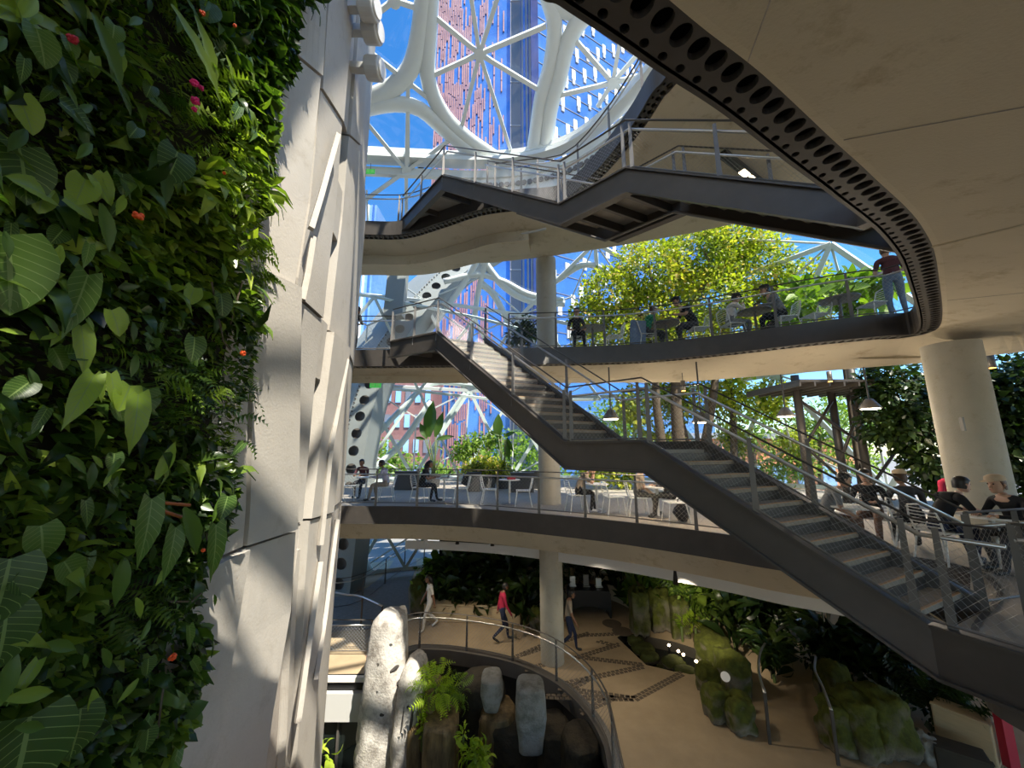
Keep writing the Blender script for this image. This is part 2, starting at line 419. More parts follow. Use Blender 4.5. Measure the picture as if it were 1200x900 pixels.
# ---- leaves
def leaf_template(kind):
    if kind == 'ovate':        # folded little leaf, 4 triangles
        v = [(0, 0, 0), (-0.32, 0.4, 0.06), (0, 0.45, -0.03), (0.32, 0.4, 0.06), (0, 1, -0.12)]
        f = [(0, 2, 1), (0, 3, 2), (1, 2, 4), (2, 3, 4)]
    elif kind == 'heart':
        v = [(0, 0, 0), (-0.30, -0.12, 0.03), (-0.42, 0.25, 0.05), (-0.25, 0.65, 0.0), (0, 1, -0.15), (0.25, 0.65, 0.0), (0.42, 0.25, 0.05), (0.30, -0.12, 0.03), (0, 0.4, -0.05)]
        f = [(8, 0, 1), (8, 1, 2), (8, 2, 3), (8, 3, 4), (8, 4, 5), (8, 5, 6), (8, 6, 7), (8, 7, 0)]
    elif kind == 'strap':      # long arching leaf
        v = []; f = []
        for i, (t, w) in enumerate(((0, 0.02), (0.2, 0.10), (0.45, 0.14), (0.72, 0.11), (1, 0.0))):
            z = 0.45 * math.sin(t * 2.0) - 0.55 * t * t
            v += [(-w, t, z + 0.03), (0, t, z), (w, t, z + 0.03)]
            if i: b = 3 * i; f += [(b - 3, b - 2, b + 1, b), (b - 2, b - 1, b + 2, b + 1)]
        f = [t for q in f for t in ((q[0], q[1], q[2]), (q[0], q[2], q[3]))]
    else:                      # fern frond: midrib with side leaflets
        v = []; f = []
        for i in range(9):
            t = 0.08 + i * 0.1; z = 0.5 * math.sin(t * 2.2) - 0.5 * t * t; w = 0.24 * math.sin(PI * min(1, t * 0.9 + 0.12)) + 0.03
            for s in (-1, 1):
                b = len(v); v += [(0, t, z), (s * w, t + 0.10, z - 0.05), (0, t + 0.085, z)]; f += [(b, b + 1, b + 2) if s > 0 else (b, b + 2, b + 1)]
    return np.array(v, float), np.array(f, int)
TPL = {k: leaf_template(k) for k in ('ovate', 'heart', 'strap', 'fern')}

def leaf_cloud(name, pos, out, size, tpl, material, parent=None, droop=0.5, spread=0.7, tint=(0, 1), kind='stuff', rs=rng, tints=None):
    """many leaves as one mesh; each grows along 'out' with some droop"""
    n = len(pos); tv, tf = TPL[tpl]
    pos = np.asarray(pos, float); out = np.asarray(out, float)
    d = out + rs.normal(0, spread, (n, 3)); d[:, 2] -= droop
    d /= np.linalg.norm(d, axis=1, keepdims=True) + 1e-9           # leaf length axis
    up = out + rs.normal(0, 0.55, (n, 3)) + np.array([0, 0, 0.7])
    x = np.cross(d, up); x /= np.linalg.norm(x, axis=1, keepdims=True) + 1e-9
    z = np.cross(x, d)
    s = size[0] + (size[1] - size[0]) * rs.random(n) ** 1.6
    M = np.stack([x, d, z], 2) * s[:, None, None]
    vs = np.einsum('nij,kj->nki', M, tv) + pos[:, None, :]
    if parent is not None: vs = vs - ORG.get(parent.name, np.zeros(3))
    k = len(tv); fs = tf[None] + (np.arange(n) * k)[:, None, None]
    me = bpy.data.meshes.new(name)
    me.vertices.add(n * k); me.vertices.foreach_set('co', vs.ravel())
    nf = n * len(tf); me.loops.add(nf * 3); me.loops.foreach_set('vertex_index', fs.ravel().astype(np.int32))
    me.polygons.add(nf); me.polygons.foreach_set('loop_start', np.arange(0, nf * 3, 3, dtype=np.int32))
    me.update(calc_edges=True)
    a = me.attributes.new('tint', 'FLOAT', 'POINT')
    tt = (tint[0] + (tint[1] - tint[0]) * rs.random(n)) if tints is None else tints
    a.data.foreach_set('value', np.repeat(tt, k).astype(np.float32))
    me.materials.append(MATS[material])
    o = bpy.data.objects.new(name, me); COL.objects.link(o)
    if parent is not None: o.parent = parent; ORG[o.name] = ORG.get(parent.name, np.zeros(3))
    if kind: o['kind'] = kind
    return o

def blob_points(blobs, n, rs=rng, shell=0.55):
    """points in a crown of several ellipsoids, denser to the outside"""
    w = np.array([b[1][0] * b[1][1] * b[1][2] for b in blobs]) ** 0.67; idx = rs.choice(len(blobs), n, p=w / w.sum())
    c = np.array([b[0] for b in blobs], float)[idx]; r = np.array([b[1] for b in blobs], float)[idx]
    u = rs.normal(0, 1, (n, 3)); u /= np.linalg.norm(u, axis=1, keepdims=True)
    rad = shell + (1 - shell) * rs.random(n)
    return c + u * r * rad[:, None], u

# ================================================================== LARGE STRUCTURE
Z1, Z2, Z3, Z4 = 0.0, 4.4, 8.8, 13.2
def xy(p): return (float(p[0]), float(p[1]))
def pairs_smooth(pr, k=8):
    A = [V(*a) for a, b in pr]; B = [V(*b) for a, b in pr]
    def cm(P):
        out = []; m = len(P)
        for i in range(m - 1):
            p0 = P[i - 1] if i else 2 * P[0] - P[1]; p3 = P[i + 2] if i + 2 < m else 2 * P[-1] - P[-2]
            for j in range(k):
                t = j / k; p1, p2 = P[i], P[i + 1]
                out.append(0.5 * (2 * p1 + (p2 - p0) * t + (2 * p0 - 5 * p1 + 4 * p2 - p3) * t * t + (3 * p1 - p0 - 3 * p2 + p3) * t ** 3))
        out.append(P[-1]); return np.array(out)
    lin = []
    for i in range(len(B) - 1):
        for j in range(k): lin.append(B[i] + (B[i + 1] - B[i]) * j / k)
    lin.append(B[-1])
    return cm(A), np.array(lin)
def lift(P, z): return np.concatenate([P, np.full((len(P), 1), z)], 1)

RIM3P = [((-7.0, 9.75), (-8, 12.6)), (xy(at_z(400, 411, Z3)), xy(at_z(400, 449, 8.0))), (xy(at_z(520, 410, Z3)), xy(at_z(520, 449, 8.0))),
         (xy(at_z(640, 408, Z3)), xy(at_z(640, 449, 8.0))), (xy(at_z(750, 404, Z3)), xy(at_z(800, 448, 8.0))), (xy(at_z(850, 393, Z3)), xy(at_z(900, 440, 8.0))),
         (xy(at_z(950, 379, Z3)), xy(at_z(1000, 432, 8.0))), (xy(at_z(1025, 370, Z3)), xy(at_z(1087, 425, 8.0))), (xy(at_z(1072, 362, Z3)), xy(at_z(1200, 412, 8.0))),
         (xy(at_z(1066, 325, 8.35)), (15, 6)), (xy(at_z(1040, 278, 8.35)), (16, 3)), (xy(at_z(980, 228, 8.35)), (16, 0)), (xy(at_z(930, 190, 8.35)), (15, -3)),
         (xy(at_z(850, 128, 8.35)), (13, -6)), (xy(at_z(780, 82, 8.35)), (9, -8)), (xy(at_z(720, 40, 8.35)), (5, -9)), (xy(at_z(660, 0, 8.35)), (2, -9)),
         (xy(at_z(622, -30, 8.35)), (0.5, -9)), ((-0.35, 0.75), (0, -9)), ((-0.65, 0.0), (-1, -9)), ((-1.1, -1.1), (-2, -8)), ((-1.7, -2.3), (-3, -8)), ((-2.8, -3.4), (-5, -6))]
RIM4P = [((-7.0, 10.7), (-8, 12.4)), (xy(at_z(415, 275, 12.75)), (-4.8, 12.1)), (xy(at_z(470, 275, 12.75)), (-3.2, 12.1)), (xy(at_z(515, 262, 12.75)), (-2.0, 12.1)), (xy(at_z(560, 247, 12.75)), (-0.6, 12.0)),
         (xy(at_z(610, 240, 12.75)), (1.2, 11.6)), (xy(at_z(660, 234, 12.75)), (3.2, 11.0)), (xy(at_z(700, 200, 12.75)), (5.5, 10.2)), (xy(at_z(740, 150, 12.75)), (8, 9)),
         (xy(at_z(765, 110, 12.75)), (10, 7.6)), (xy(at_z(785, 85, 12.75)), (12, 6)), ((3.0, 4.0), (13, 4)), ((3.0, 2.6), (14, 1)), ((2.8, 0.5), (13, -3)), ((2.5, -2.2), (10, -7)),
         ((1.2, -4.4), (5, -11)), ((-3.0, -6.2), (-3, -12))]
RIM2P = [((-7.5, 12.6), (-9, 19.0)), (xy(at_z(385, 593, Z2)), (-5.5, 20.2)), (xy(at_z(480, 594, Z2)), (-3, 20.8)), (xy(at_z(560, 597, Z2)), (0, 21)),
         (xy(at_z(640, 603.5, Z2)), (3, 20.6)), (xy(at_z(720, 611, Z2)), (7, 19.5)), (xy(at_z(820, 623, Z2)), (11, 17.5)), (xy(at_z(900, 634, Z2)), (14, 14)), ((6.5, 5.9), (15.5, 10)),
         ((5.9, 4.8), (16, 6)), ((4.3, 3.75), (16, 4.5)), ((4.02, 3.2), (16, 3)), ((4.3, 2.2), (16, 0)), ((3.6, 1.0), (14, -4)), ((2.0, 0.35), (10, -7)), ((0.3, 0.15), (4, -8)),
         ((-1.2, 0.1), (0, -8)), ((-2.6, -0.3), (-4, -6))]

def slab(pr, z, fascia_h, prof, floor_mat, strip_w, hole_ranges, fascia_mat='dark_steel', z_out=None, bandmat='soffit'):
    rim, out = pairs_smooth(pr)
    n = left_normals(rim); N = len(rim)
    m = MB()
    top_in, top_out = lift(rim, z), lift(out, z)
    m.strip(top_in, top_out, 0)                                             # walking surface
    rows = [lift(rim + n * d, z + dz) for d, dz in prof]
    # close the soffit to the outer edge
    last = rows[-1]; zo = z_out if z_out is not None else z + prof[-1][1]
    rows.append(lift(out, zo)); rows.append(lift(out, z))
    for a, b in zip(rows[:-1], rows[1:]): m.strip(b, a, 1)
    o = struct(m.build('floor', [floor_mat, bandmat]))
    o.name = 'floor'
    # fascia: a folded steel plate along the rim
    f = MB(); t = 0.03
    fi, fo = lift(rim - n * t, z + 0.02), lift(rim - n * t, z - fascia_h)
    f.strip(fo, fi); f.strip(lift(rim, z + 0.02), lift(rim, z - fascia_h)); f.strip(fi, lift(rim + n * 0.02, z + 0.02)); f.strip(lift(rim + n * 0.02, z - fascia_h), fo)
    f.build('fascia', fascia_mat, o)
    dense = resample(rim, int(np.sum(np.linalg.norm(np.diff(rim, axis=0), axis=1)) / 0.15))
    if strip_w:
        nn = left_normals(dense); p = MB(); zz = z - fascia_h; K = 16
        def cell(i, v0, v1, rr):
            a0 = dense[i] + nn[i] * (v0 * strip_w); a1 = dense[i + 1] + nn[i + 1] * (v0 * strip_w)
            b0 = dense[i] + nn[i] * (v1 * strip_w); b1 = dense[i + 1] + nn[i + 1] * (v1 * strip_w)
            def uv(u, v): q = (a0 * (1 - u) + a1 * u) * (1 - v) + (b0 * (1 - u) + b1 * u) * v; return (q[0], q[1], zz)
            def uvd(u, v): q = uv(u, v); return (q[0], q[1], zz + 0.05)
            outer = []; inner = []; deep = []
            for k in range(K):
                a = 2 * PI * k / K; c, s = math.cos(a), math.sin(a); mx = max(abs(c), abs(s))
                outer.append(uv(0.5 + 0.5 * c / mx, 0.5 + 0.5 * s / mx)); inner.append(uv(0.5 + rr[0] * c, 0.5 + rr[1] * s)); deep.append(uvd(0.5 + rr[0] * c, 0.5 + rr[1] * s))
            p.add(outer + inner + deep, [(k, K + k, K + (k + 1) % K, (k + 1) % K) for k in range(K)] + [(K + k, 2 * K + k, 2 * K + (k + 1) % K, K + (k + 1) % K) for k in range(K)])
        for i in range(len(dense) - 1):
            if any(a <= i / len(dense) <= b for a, b in hole_ranges):
                cell(i, 0.36, 1.0, (0.39, 0.40)); cell(i, 0.0, 0.36, (0.20, 0.28))
        p.build('perforated_strip', 'dark_steel', o)
        vb = MB(); vb.strip(lift(dense, zz + 0.14), lift(dense + nn * strip_w, zz + 0.14)); vb.build('cavity_shade', 'void', o)  # black sheet above the holes paints in the shade of the cavity
    return o, rim, n, dense
slab3, rim3, nrm3, den3 = slab(RIM3P, Z3, 0.45, [(0.25, -0.28), (0.25, -0.45), (0.30, -0.47), (1.1, -0.66)], 'deck', 0.25, [(0, 1)], z_out=Z3 - 0.80)
slab4, rim4, nrm4, den4 = slab(RIM4P, Z4, 0.45, [(0.25, -0.28), (0.25, -0.45), (0.30, -0.47), (0.9, -0.62)], 'deck', 0.25, [(0.0, 0.75)], z_out=Z4 - 0.66)
slab2, rim2, nrm2, den2 = slab(RIM2P, Z2, 0.48, [(0.06, -0.30), (0.06, -0.50), (0.55, -1.02), (1.9, -1.25)], 'deck', 0, [], z_out=Z2 - 0.7)

def sweep(rim, nrm, d0, d1, z0, z1, i0=0, i1=None):
    i1 = i1 or len(rim); a = rim[i0:i1]; b = nrm[i0:i1]; m = MB()
    q = [lift(a + b * d0, z0), lift(a + b * d0, z1), lift(a + b * d1, z1), lift(a + b * d1, z0)]
    for k in range(4): m.strip(q[k], q[(k + 1) % 4])
    return m
# cream service strip under the second floor, and stepped concrete beams under floors three and four
sweep(rim2, nrm2, 1.75, 1.81, Z2 - 1.62, Z2 - 1.36, 14, 66).build('trim_1', 'ply')['kind'] = 'structure'
bpy.data.objects['trim_1'].data.materials[0] = MATS['white_paint']
sweep(rim4, nrm4, 0.95, 1.75, Z4 - 0.95, Z4 - 0.6, 0, 42).build('trim_2', 'soffit')['kind'] = 'structure'
# formwork joints of the big soffit: slim raised ribs
from mathutils.bvhtree import BVHTree
bvh3 = BVHTree.FromPolygons([v.co[:] for v in slab3.data.vertices], [tuple(f.vertices) for f in slab3.data.polygons])
def soffit_line(a, b, r, name, mt):
    pts = []
    for k in range(25):
        t = k / 24; h = bvh3.ray_cast(Vector((0, 0, EYE)), Vector(ray(a[0] + (b[0] - a[0]) * t, a[1] + (b[1] - a[1]) * t)).normalized())
        if h[0] is not None: pts.append(np.array(h[0]))
    if len(pts) > 2: m = MB(); m.tube(pts, r, 5); m.build(name, mt, slab3)
soffit_line((1088, 290), (1230, 256), 0.016, 'soffit_rib', 'soffit')
soffit_line((955, 170), (1230, 120), 0.005, 'soffit_joint', 'tower_rough'); soffit_line((872, 85), (910, -20), 0.004, 'soffit_joint', 'tower_rough'); soffit_line((1110, 352), (1230, 340), 0.005, 'soffit_joint', 'tower_rough')

# ---- ground floor with the pit and the dark pool cut out of it
PIT = [(-8, 11.3), (-5.5, 11.25), (-3.55, 11.3)] + [xy(at_z(x, y, 0)) for x, y in ((478, 764), (515, 762), (550, 766), (590, 774), (625, 786), (660, 806), (690, 836), (710, 870), (718, 900))] + [(1.75, 6.6), (0.6, 4.6), (-1.5, 3.2), (-4, 2.6), (-8, 2.6)]
POOL = [xy(at_z(x, y, 0)) for x, y in ((723, 747), (733, 741), (790, 752), (840, 768), (842, 789), (790, 787), (757, 779))]
def floor_with_holes(outer, holes, z, name, material):
    bm = bmesh.new()
    for loop in [outer] + holes:
        vs = [bm.verts.new((p[0], p[1], z)) for p in loop]
        for i in range(len(vs)): bm.edges.new((vs[i], vs[(i + 1) % len(vs)]))
    bmesh.ops.triangle_fill(bm, use_beauty=True, use_dissolve=False, edges=bm.edges[:])
    for f in bm.faces:
        f.normal_update()
        if f.normal.z < 0: f.normal_flip()
    me = bpy.data.meshes.new(name); bm.to_mesh(me); bm.free(); me.materials.append(MATS[material])
    o = bpy.data.objects.new(name, me); COL.objects.link(o); return struct(o)
OUT1 = [(22 * math.cos(a) + 1, 22 * math.sin(a) + 1.0) for a in np.linspace(0, 2 * PI, 41)[:-1]]
floor1 = floor_with_holes(OUT1, [PIT, POOL], 0.0, 'floor', 'floor_tan')
g = MB(); a = V(*PIT, ) ; pit = np.array(PIT)
# pit: lining wall, bed and the steel rim
g.strip(lift(np.vstack([pit, pit[:1]]), 0.0), lift(np.vstack([pit, pit[:1]]), -4.2)); struct(g.build('wall_pit', 'pebble'))
g = MB(); g.prism(PIT, -4.4, -2.9); struct(g.build('floor', 'water'))
prim = np.array(PIT[2:13]); prim = smooth_path(prim, 60); pn = left_normals(prim)
g = MB(); q = [lift(prim - pn * 0.10, -0.32), lift(prim - pn * 0.10, 0.06), lift(prim + pn * 0.16, 0.06), lift(prim + pn * 0.16, -0.32)]
for k in range(4): g.strip(q[k], q[(k + 1) % 4])
struct(g.build('trim_4', 'grey_steel'))
g = MB(); pl = np.array(POOL); g.strip(lift(np.vstack([pl, pl[:1]]), 0.0), lift(np.vstack([pl, pl[:1]]), -0.45)); struct(g.build('wall_pool', 'dark_wall'))
g = MB(); g.prism(POOL, -0.5, -0.30); struct(g.build('floor', 'water'))
# grey sunlit ramp leaving to the left
RAMP = [xy(at_z(x, y, 0.02)) for x, y in ((372, 742), (430, 737), (480, 720), (478, 690), (488, 664), (488, 655), (462, 656), (452, 672), (432, 688), (402, 699), (372, 702))]
g = MB(); g.prism(RAMP, 0.0, 0.03); struct(g.build('floor', 'path_grey'))

# dark pebble inlay lines in the tan floor: rows of little set stones
INLAY = [[(613, 767), (690, 742)], [(672, 772), (726, 755)], [(690, 795), (755, 781)], [(690, 795), (660, 812)], [(800, 789), (744, 819)], [(744, 819), (655, 806)],
         [(615, 785), (640, 778)], [(632, 816), (744, 819)], [(672, 745), (725, 743)], [(700, 751), (717, 756)], [(686, 771), (752, 779)], [(600, 772), (634, 757)], [(655, 803), (690, 795)], [(680, 835), (720, 817)]]
g = MB()
for a, b in INLAY:
    p, q = at_z(*a, 0)[:2], at_z(*b, 0)[:2]; L = np.linalg.norm(q - p); d = (q - p) / L; s = V(-d[1], d[0]); k = max(1, int(L / 0.13))
    for i in range(k):
        for j in (-1, 1):
            c = p + d * (i + 0.5 + 0.25 * j) * L / k + s * j * 0.055
            g.box((c[0], c[1], 0.002), (0.115, 0.10, 0.010), math.atan2(d[1], d[0]) + random.uniform(-0.15, 0.15), taper=0.85)
g.build('inlay_stone', 'inlay', floor1, kind='stuff')

# ---- columns
def column(cx, cy, z0, z1, r, lean=(0, 0)):
    m = MB(); n = 32; rows = []
    for i in range(9):
        t = i / 8; z = z0 + (z1 - z0) * t
        rows.append([(cx + lean[0] * t + r * math.cos(2 * PI * k / n), cy + lean[1] * t + r * math.sin(2 * PI * k / n), z) for k in range(n + 1)])
    for a, b in zip(rows[:-1], rows[1:]): m.strip(a, b)
    o = struct(m.build('column', 'column', smooth=True)); return o
cbase = at_z(648, 777, 0)
for z0, z1 in ((0.0, Z2 - 0.75), (Z2, Z3 - 0.7), (Z3, Z4 - 0.62)):
    column(cbase[0], cbase[1] + 0.1, z0, z1, 0.345)
cr = at_y(1133, 500, 6.9)
c2 = column(cr[0], cr[1], Z2, Z3 - 0.72, 0.40)
g = MB(); p = at_y(1128, 497, 6.48); g.bar(p + V(0, 0, -0.12), p + V(0, 0, 0.12), 0.035, 0.05, up=(0, 1, 0)); g.build('label_plate', 'grey_steel', c2)

# ---- the concrete core on the left: a drum of cast panels with tilted slits
TC, TR = V(-14.0, 1.5), 12.0
def on_drum(px, py, rad=TR):
    r = ray(px, py); d = r[:2]; o = -TC
    a = d @ d; b = d @ o; c = o @ o - rad * rad; q = b * b - a * c
    t = (-b - math.sqrt(q)) / a if q > 0 else -b / a
    p = np.array([0, 0, EYE]) + r * t
    th = math.atan2(p[1] - TC[1], p[0] - TC[0])
    return th, p[2]
def drum(th, z, rad=TR): return (TC[0] + rad * math.cos(th), TC[1] + rad * math.sin(th), z)
g = MB(); ths = np.linspace(-0.9, 1.3, 70)
g.strip([drum(t, -4.2, TR - 0.25) for t in ths], [drum(t, 22, TR - 0.25) for t in ths])
wall_left = struct(g.build('wall_left', 'tower_rough', smooth=True))
def edge_fn(pts):
    q = sorted([on_drum(*p)[::-1] for p in pts]); zs = [a for a, b in q]; ts = [b for a, b in q]
    return lambda z: float(np.interp(z, zs, ts))
F1 = edge_fn([(345, 0), (323, 154), (293, 275), (286, 337), (282, 465), (279, 604), (275, 643), (231, 896)])
F2 = edge_fn([(362, 0), (357, 92), (341, 235), (324, 330), (319, 626), (315, 706), (277, 900)])
F2b = edge_fn([(372, 0), (366, 92), (352, 235), (336, 330), (333, 560), (330, 706), (318, 900)])
F3 = edge_fn([(402, 0), (392, 80), (380, 235), (368, 330), (352, 480), (340, 612), (329, 706), (322, 900)])
F3b = edge_fn([(412, 0), (404, 100), (392, 250), (376, 380), (362, 480), (345, 612), (338, 706), (330, 900)])
F4 = edge_fn([(420, 0), (413, 110), (404, 250), (394, 380), (374, 560), (364, 640), (352, 790), (345, 900)])
FE = lambda z: 0.50 + 0.012 * math.sin(z)
FX = lambda z: 0.75
F0 = lambda z: -0.02
FL = lambda z: -0.6
COLS = [(FL, F0, 0.0, 0.0), (F0, F1, 0.0, 0.06), (F1, F2, 0.02, 0.16), (F2, F2b, 0.02, 0.02), (F2b, F3, 0.05, 0.10), (F3, F3b, None, None), (F3b, F4, 0.10, 0.16), (F4, FE, 0.08, 0.18), (FE, FX, 0.1, 0.1)]
# joints: z as a function of angle
def joint(pts):
    q = sorted([on_drum(*p) for p in pts]); return lambda t: float(np.interp(t, [a for a, b in q], [b for a, b in q]))
J = [lambda t: -4.2, joint([(230, 668), (245, 655), (320, 622), (345, 610), (381, 596)]), joint([(270, 297), (325, 335), (385, 400), (400, 420)]), joint([(318, 32), (352, 80), (387, 142), (410, 170)]), lambda t: 22.0]
def panel(fl, fr, jl, jh, r0, r1, material='tower', g=0.012):
    m = MB(); rows = 14; A = []; B = []; A2 = []; B2 = []
    for i in range(rows + 1):
        u = i / rows
        zl = jl(fl(6)) ; 
        # iterate: boundary angle depends on z
        tl = tr = None
        z_lo = jl(fl(6)); z_hi = jh(fl(6))
        for _ in range(3):
            z = z_lo + (z_hi - z_lo) * u; tl = fl(z); z_lo, z_hi = jl(tl) + g, jh(tl) - g
        zl = z_lo + (z_hi - z_lo) * u
        z_lo = jl(fr(6)); z_hi = jh(fr(6))
        for _ in range(3):
            z = z_lo + (z_hi - z_lo) * u; tr = fr(z); z_lo, z_hi = jl(tr) + g, jh(tr) - g
        zr = z_lo + (z_hi - z_lo) * u
        dt = g / TR
        A.append((tl + dt, zl)); B.append((tr - dt, zr))
    def row(t):
        return [drum(a[0] + (b[0] - a[0]) * t, a[1] + (b[1] - a[1]) * t, TR + r0 + (r1 - r0) * t) for a, b in zip(A, B)]
    def back(L): return [drum(a[0], a[1], TR - 0.2) for a in L]
    cols = [row(t) for t in np.linspace(0, 1, 6)]
    for a, b in zip(cols[:-1], cols[1:]): m.strip(b, a)
    m.strip(cols[0], back(A)); m.strip(back(B), cols[-1])
    for k in (0, -1):
        m.strip([c[k] for c in cols], [drum(A[k][0] + (B[k][0] - A[k][0]) * t, A[k][1] + (B[k][1] - A[k][1]) * t, TR - 0.2) for t in np.linspace(0, 1, 6)])
    return m.build('panel', material, wall_left)
for ci, (fl, fr, r0, r1) in enumerate(COLS):
    for ji in range(4):
        k = 0.02 * ((ci * 3 + ji * 5) % 4)
        if r0 is None:   # the column of tilted slits: solid pieces leave dark openings
            continue
        panel(fl, fr, J[ji], J[ji + 1], r0 + k, r1 + k, 'tower_rough' if ci == 3 else 'tower')
# solid infill between the slits, and louvres in the slits
SL = []
zt = lambda y: on_drum(370, y)[1]
def infill(z0, z1): panel(F3, F3b, lambda t: z0, lambda t: z1, 0.06, 0.08)
infill(-4.2, zt(830)); infill(zt(790), zt(620)); infill(zt(448), zt(372)); infill(zt(246), zt(160)); infill(zt(60), 22)
g = MB()
for z0, z1 in ((zt(830), zt(790)), (zt(620), zt(448)), (zt(372), zt(246)), (zt(160), zt(60))):
    z = z0
    while z < z1:
        g.add([drum(F3(z), z, TR - 0.12), drum(F3b(z), z, TR - 0.12), drum(F3b(z), z + 0.03, TR - 0.06), drum(F3(z), z + 0.03, TR - 0.06)], [(0, 1, 2, 3)]); z += 0.09
    zz = np.linspace(z0, z1, 8)
    g.strip([drum(F3(a), a, TR - 0.19) for a in zz], [drum(F3b(a), a, TR - 0.19) for a in zz])
g.build('slit_louvre', 'black_box', wall_left, kind='stuff')
# raised light fins along the folds
for pts in ([(374, 155), (352, 225), (338, 266)], [(341, 276), (333, 320), (326, 350)], [(388, 420), (366, 520), (352, 640)], [(352, 660), (336, 760), (322, 850)], [(376, 610), (360, 720), (346, 800)]):
    m = MB(); q = [on_drum(*p) for p in pts]
    path = [drum(t, z, TR + 0.20) for t, z in q]; path2 = [drum(t + 0.006, z, TR + 0.10) for t, z in q]
    m.tube(path, 0.035, 4); m.build('fin', 'tower', wall_left)
# round white wall lamps near the top of the core
for px, py in ((421, 30), (425, 74), (415, 2)):
    tl, z = on_drum(px - 22, py); p = np.array(drum(tl, z, TR + 0.30)); n_ = unit(V(math.cos(tl), math.sin(tl) - 0.25, -0.1))
    o = thing('wall_lamp', {30: 'round white drum lamp on the concrete core, middle of three', 74: 'round white drum lamp on the concrete core, lowest of three', 2: 'white drum lamp on the concrete core, topmost of three'}[py], 'lamp', p, 0, 'drum lamps on the core')
    m = MB(); m.tube([p, p + n_ * 0.20], 0.15, 20); m.build('lamp_body', 'white_paint', o, smooth=False, bevel=0.02)
    m = MB(); m.tube([p + n_ * 0.20, p + n_ * 0.225], 0.115, 20); m.build('lamp_lens', 'sign_white', o)
    m = MB(); m.bar(p - n_ * 0.4, p, 0.10, 0.10); m.build('bracket', 'white_paint', o)

# ---- back wall of the planted ground floor, low walls
g = MB(); A = []
for a in np.linspace(R(20), R(104), 30): A.append((1 + 19.5 * math.cos(a), 1 + 19.5 * math.sin(a)))
A = np.array(A); g.strip(lift(A, 0), lift(A, 3.7)); struct(g.build('wall_back', 'dark_wall'))

# ---- the glazed dome: white steel lattice
DC, DR = V(0, 4, 4.5), 17.5
dome = bpy.data.objects.new('dome_lattice', None); COL.objects.link(dome); dome['kind'] = 'structure'; ORG['dome_lattice'] = np.zeros(3)
def sp(px, py, dr=0.0): return at_sph(px, py, DC, DR + dr)
def beam(pts, r, n=10, name='beam', m_='white_steel', k=24, squash=0.75):
    q = [sp(*p) for p in pts]; q = smooth_path(q, k)
    q = [DC + unit(p - DC) * DR for p in q]
    m = MB(); m.tube(q, r, n, squash=squash); return m.build(name, m_, dome, smooth=True)
BEAMS = [([(499, -40), (497, 0), (491, 45), (480, 82), (455, 106), (415, 122), (380, 130)], 0.32), ([(506, -40), (502, 40), (502, 95), (520, 135), (548, 163), (585, 190), (600, 215)], 0.30),
         ([(380, 140), (425, 128), (462, 122), (492, 128), (520, 152), (552, 178), (590, 200)], 0.30), ([(630, -40), (643, 0), (650, 30), (645, 75), (634, 115), (627, 160), (622, 190)], 0.28),
         ([(705, 5), (680, 24), (664, 55), (655, 95), (645, 130), (640, 180)], 0.32), ([(630, -20), (655, 8), (680, 14), (720, -10)], 0.24), ([(645, 60), (656, 52), (668, 50)], 0.16)]
for pts, r in BEAMS: beam(pts, r)
STARS = [((562, 63), [(505, 16), (548, -30), (590, -25), (640, 30), (633, 106), (598, 175), (540, 152), (503, 90)]),
         ((718, 97), [(668, 40), (728, 40), (752, 58), (768, 84), (748, 118), (700, 125), (650, 113)]),
         ((478, 96), [(492, 60), (430, 58), (440, 112), (478, 190), (520, 130)]), ((476, 200), [(425, 138), (478, 125), (526, 165), (540, 215), (476, 275), (420, 240)]),
         ((462, 0), [(425, 28), (497, 12)])]
pane_m = MB()
for c, ends in STARS:
    C0 = sp(*c)
    for e in ends:
        q = sp(*e); m = MB(); m.bar(C0, q, 0.14, 0.2, up=C0 - DC); m.build('strut', 'white_steel', dome)
    m = MB(); m.tube([C0 - unit(C0 - DC) * 0.15, C0 + unit(C0 - DC) * 0.05], 0.2, 10); m.build('node', 'white_steel', dome)
# equator ring beam and its perforated inner flange
RZ = 18.3
ring = smooth_path([at_z(360, 186, RZ), at_z(415, 187, RZ), at_z(480, 190, RZ), at_z(560, 193, RZ), at_z(620, 188, RZ), at_z(670, 172, RZ), at_z(715, 140, RZ), at_z(755, 100, RZ), at_z(785, 60, RZ), at_z(800, 20, RZ)], 70)
rn = left_normals(ring)
def band(i0, i1, z0, z1, d0, d1, name, mt):
    a = ring[i0:i1, :2]; b = rn[i0:i1]; q = [lift(a + b * d0, z0), lift(a + b * d0, z1), lift(a + b * d1, z1), lift(a + b * d1, z0)]; m = MB()
    for k in range(4): m.strip(q[k], q[(k + 1) % 4])
    return m.build(name, mt, dome)
band(0, 70, RZ - 0.05, RZ + 0.12, -0.35, 0.2, 'ring_beam', 'white_steel'); band(0, 70, RZ + 0.40, RZ + 0.60, -0.1, 0.25, 'ring_beam', 'white_steel'); band(0, 70, RZ - 0.55, RZ - 0.2, 0.1, 0.3, 'ring_beam', 'white_steel')
band(26, 70, RZ - 1.5, RZ - 0.5, 0.2, 0.5, 'ring_cladding', 'white_steel')
m = MB()
for i in range(28, 70): c = ring[i] + V(*(rn[i] * 0.17), -0.9); m.tube([c, c - V(*(rn[i] * 0.05), 0)], 0.12, 8)
m.build('cladding_hole', 'grey_steel', dome, kind='stuff')
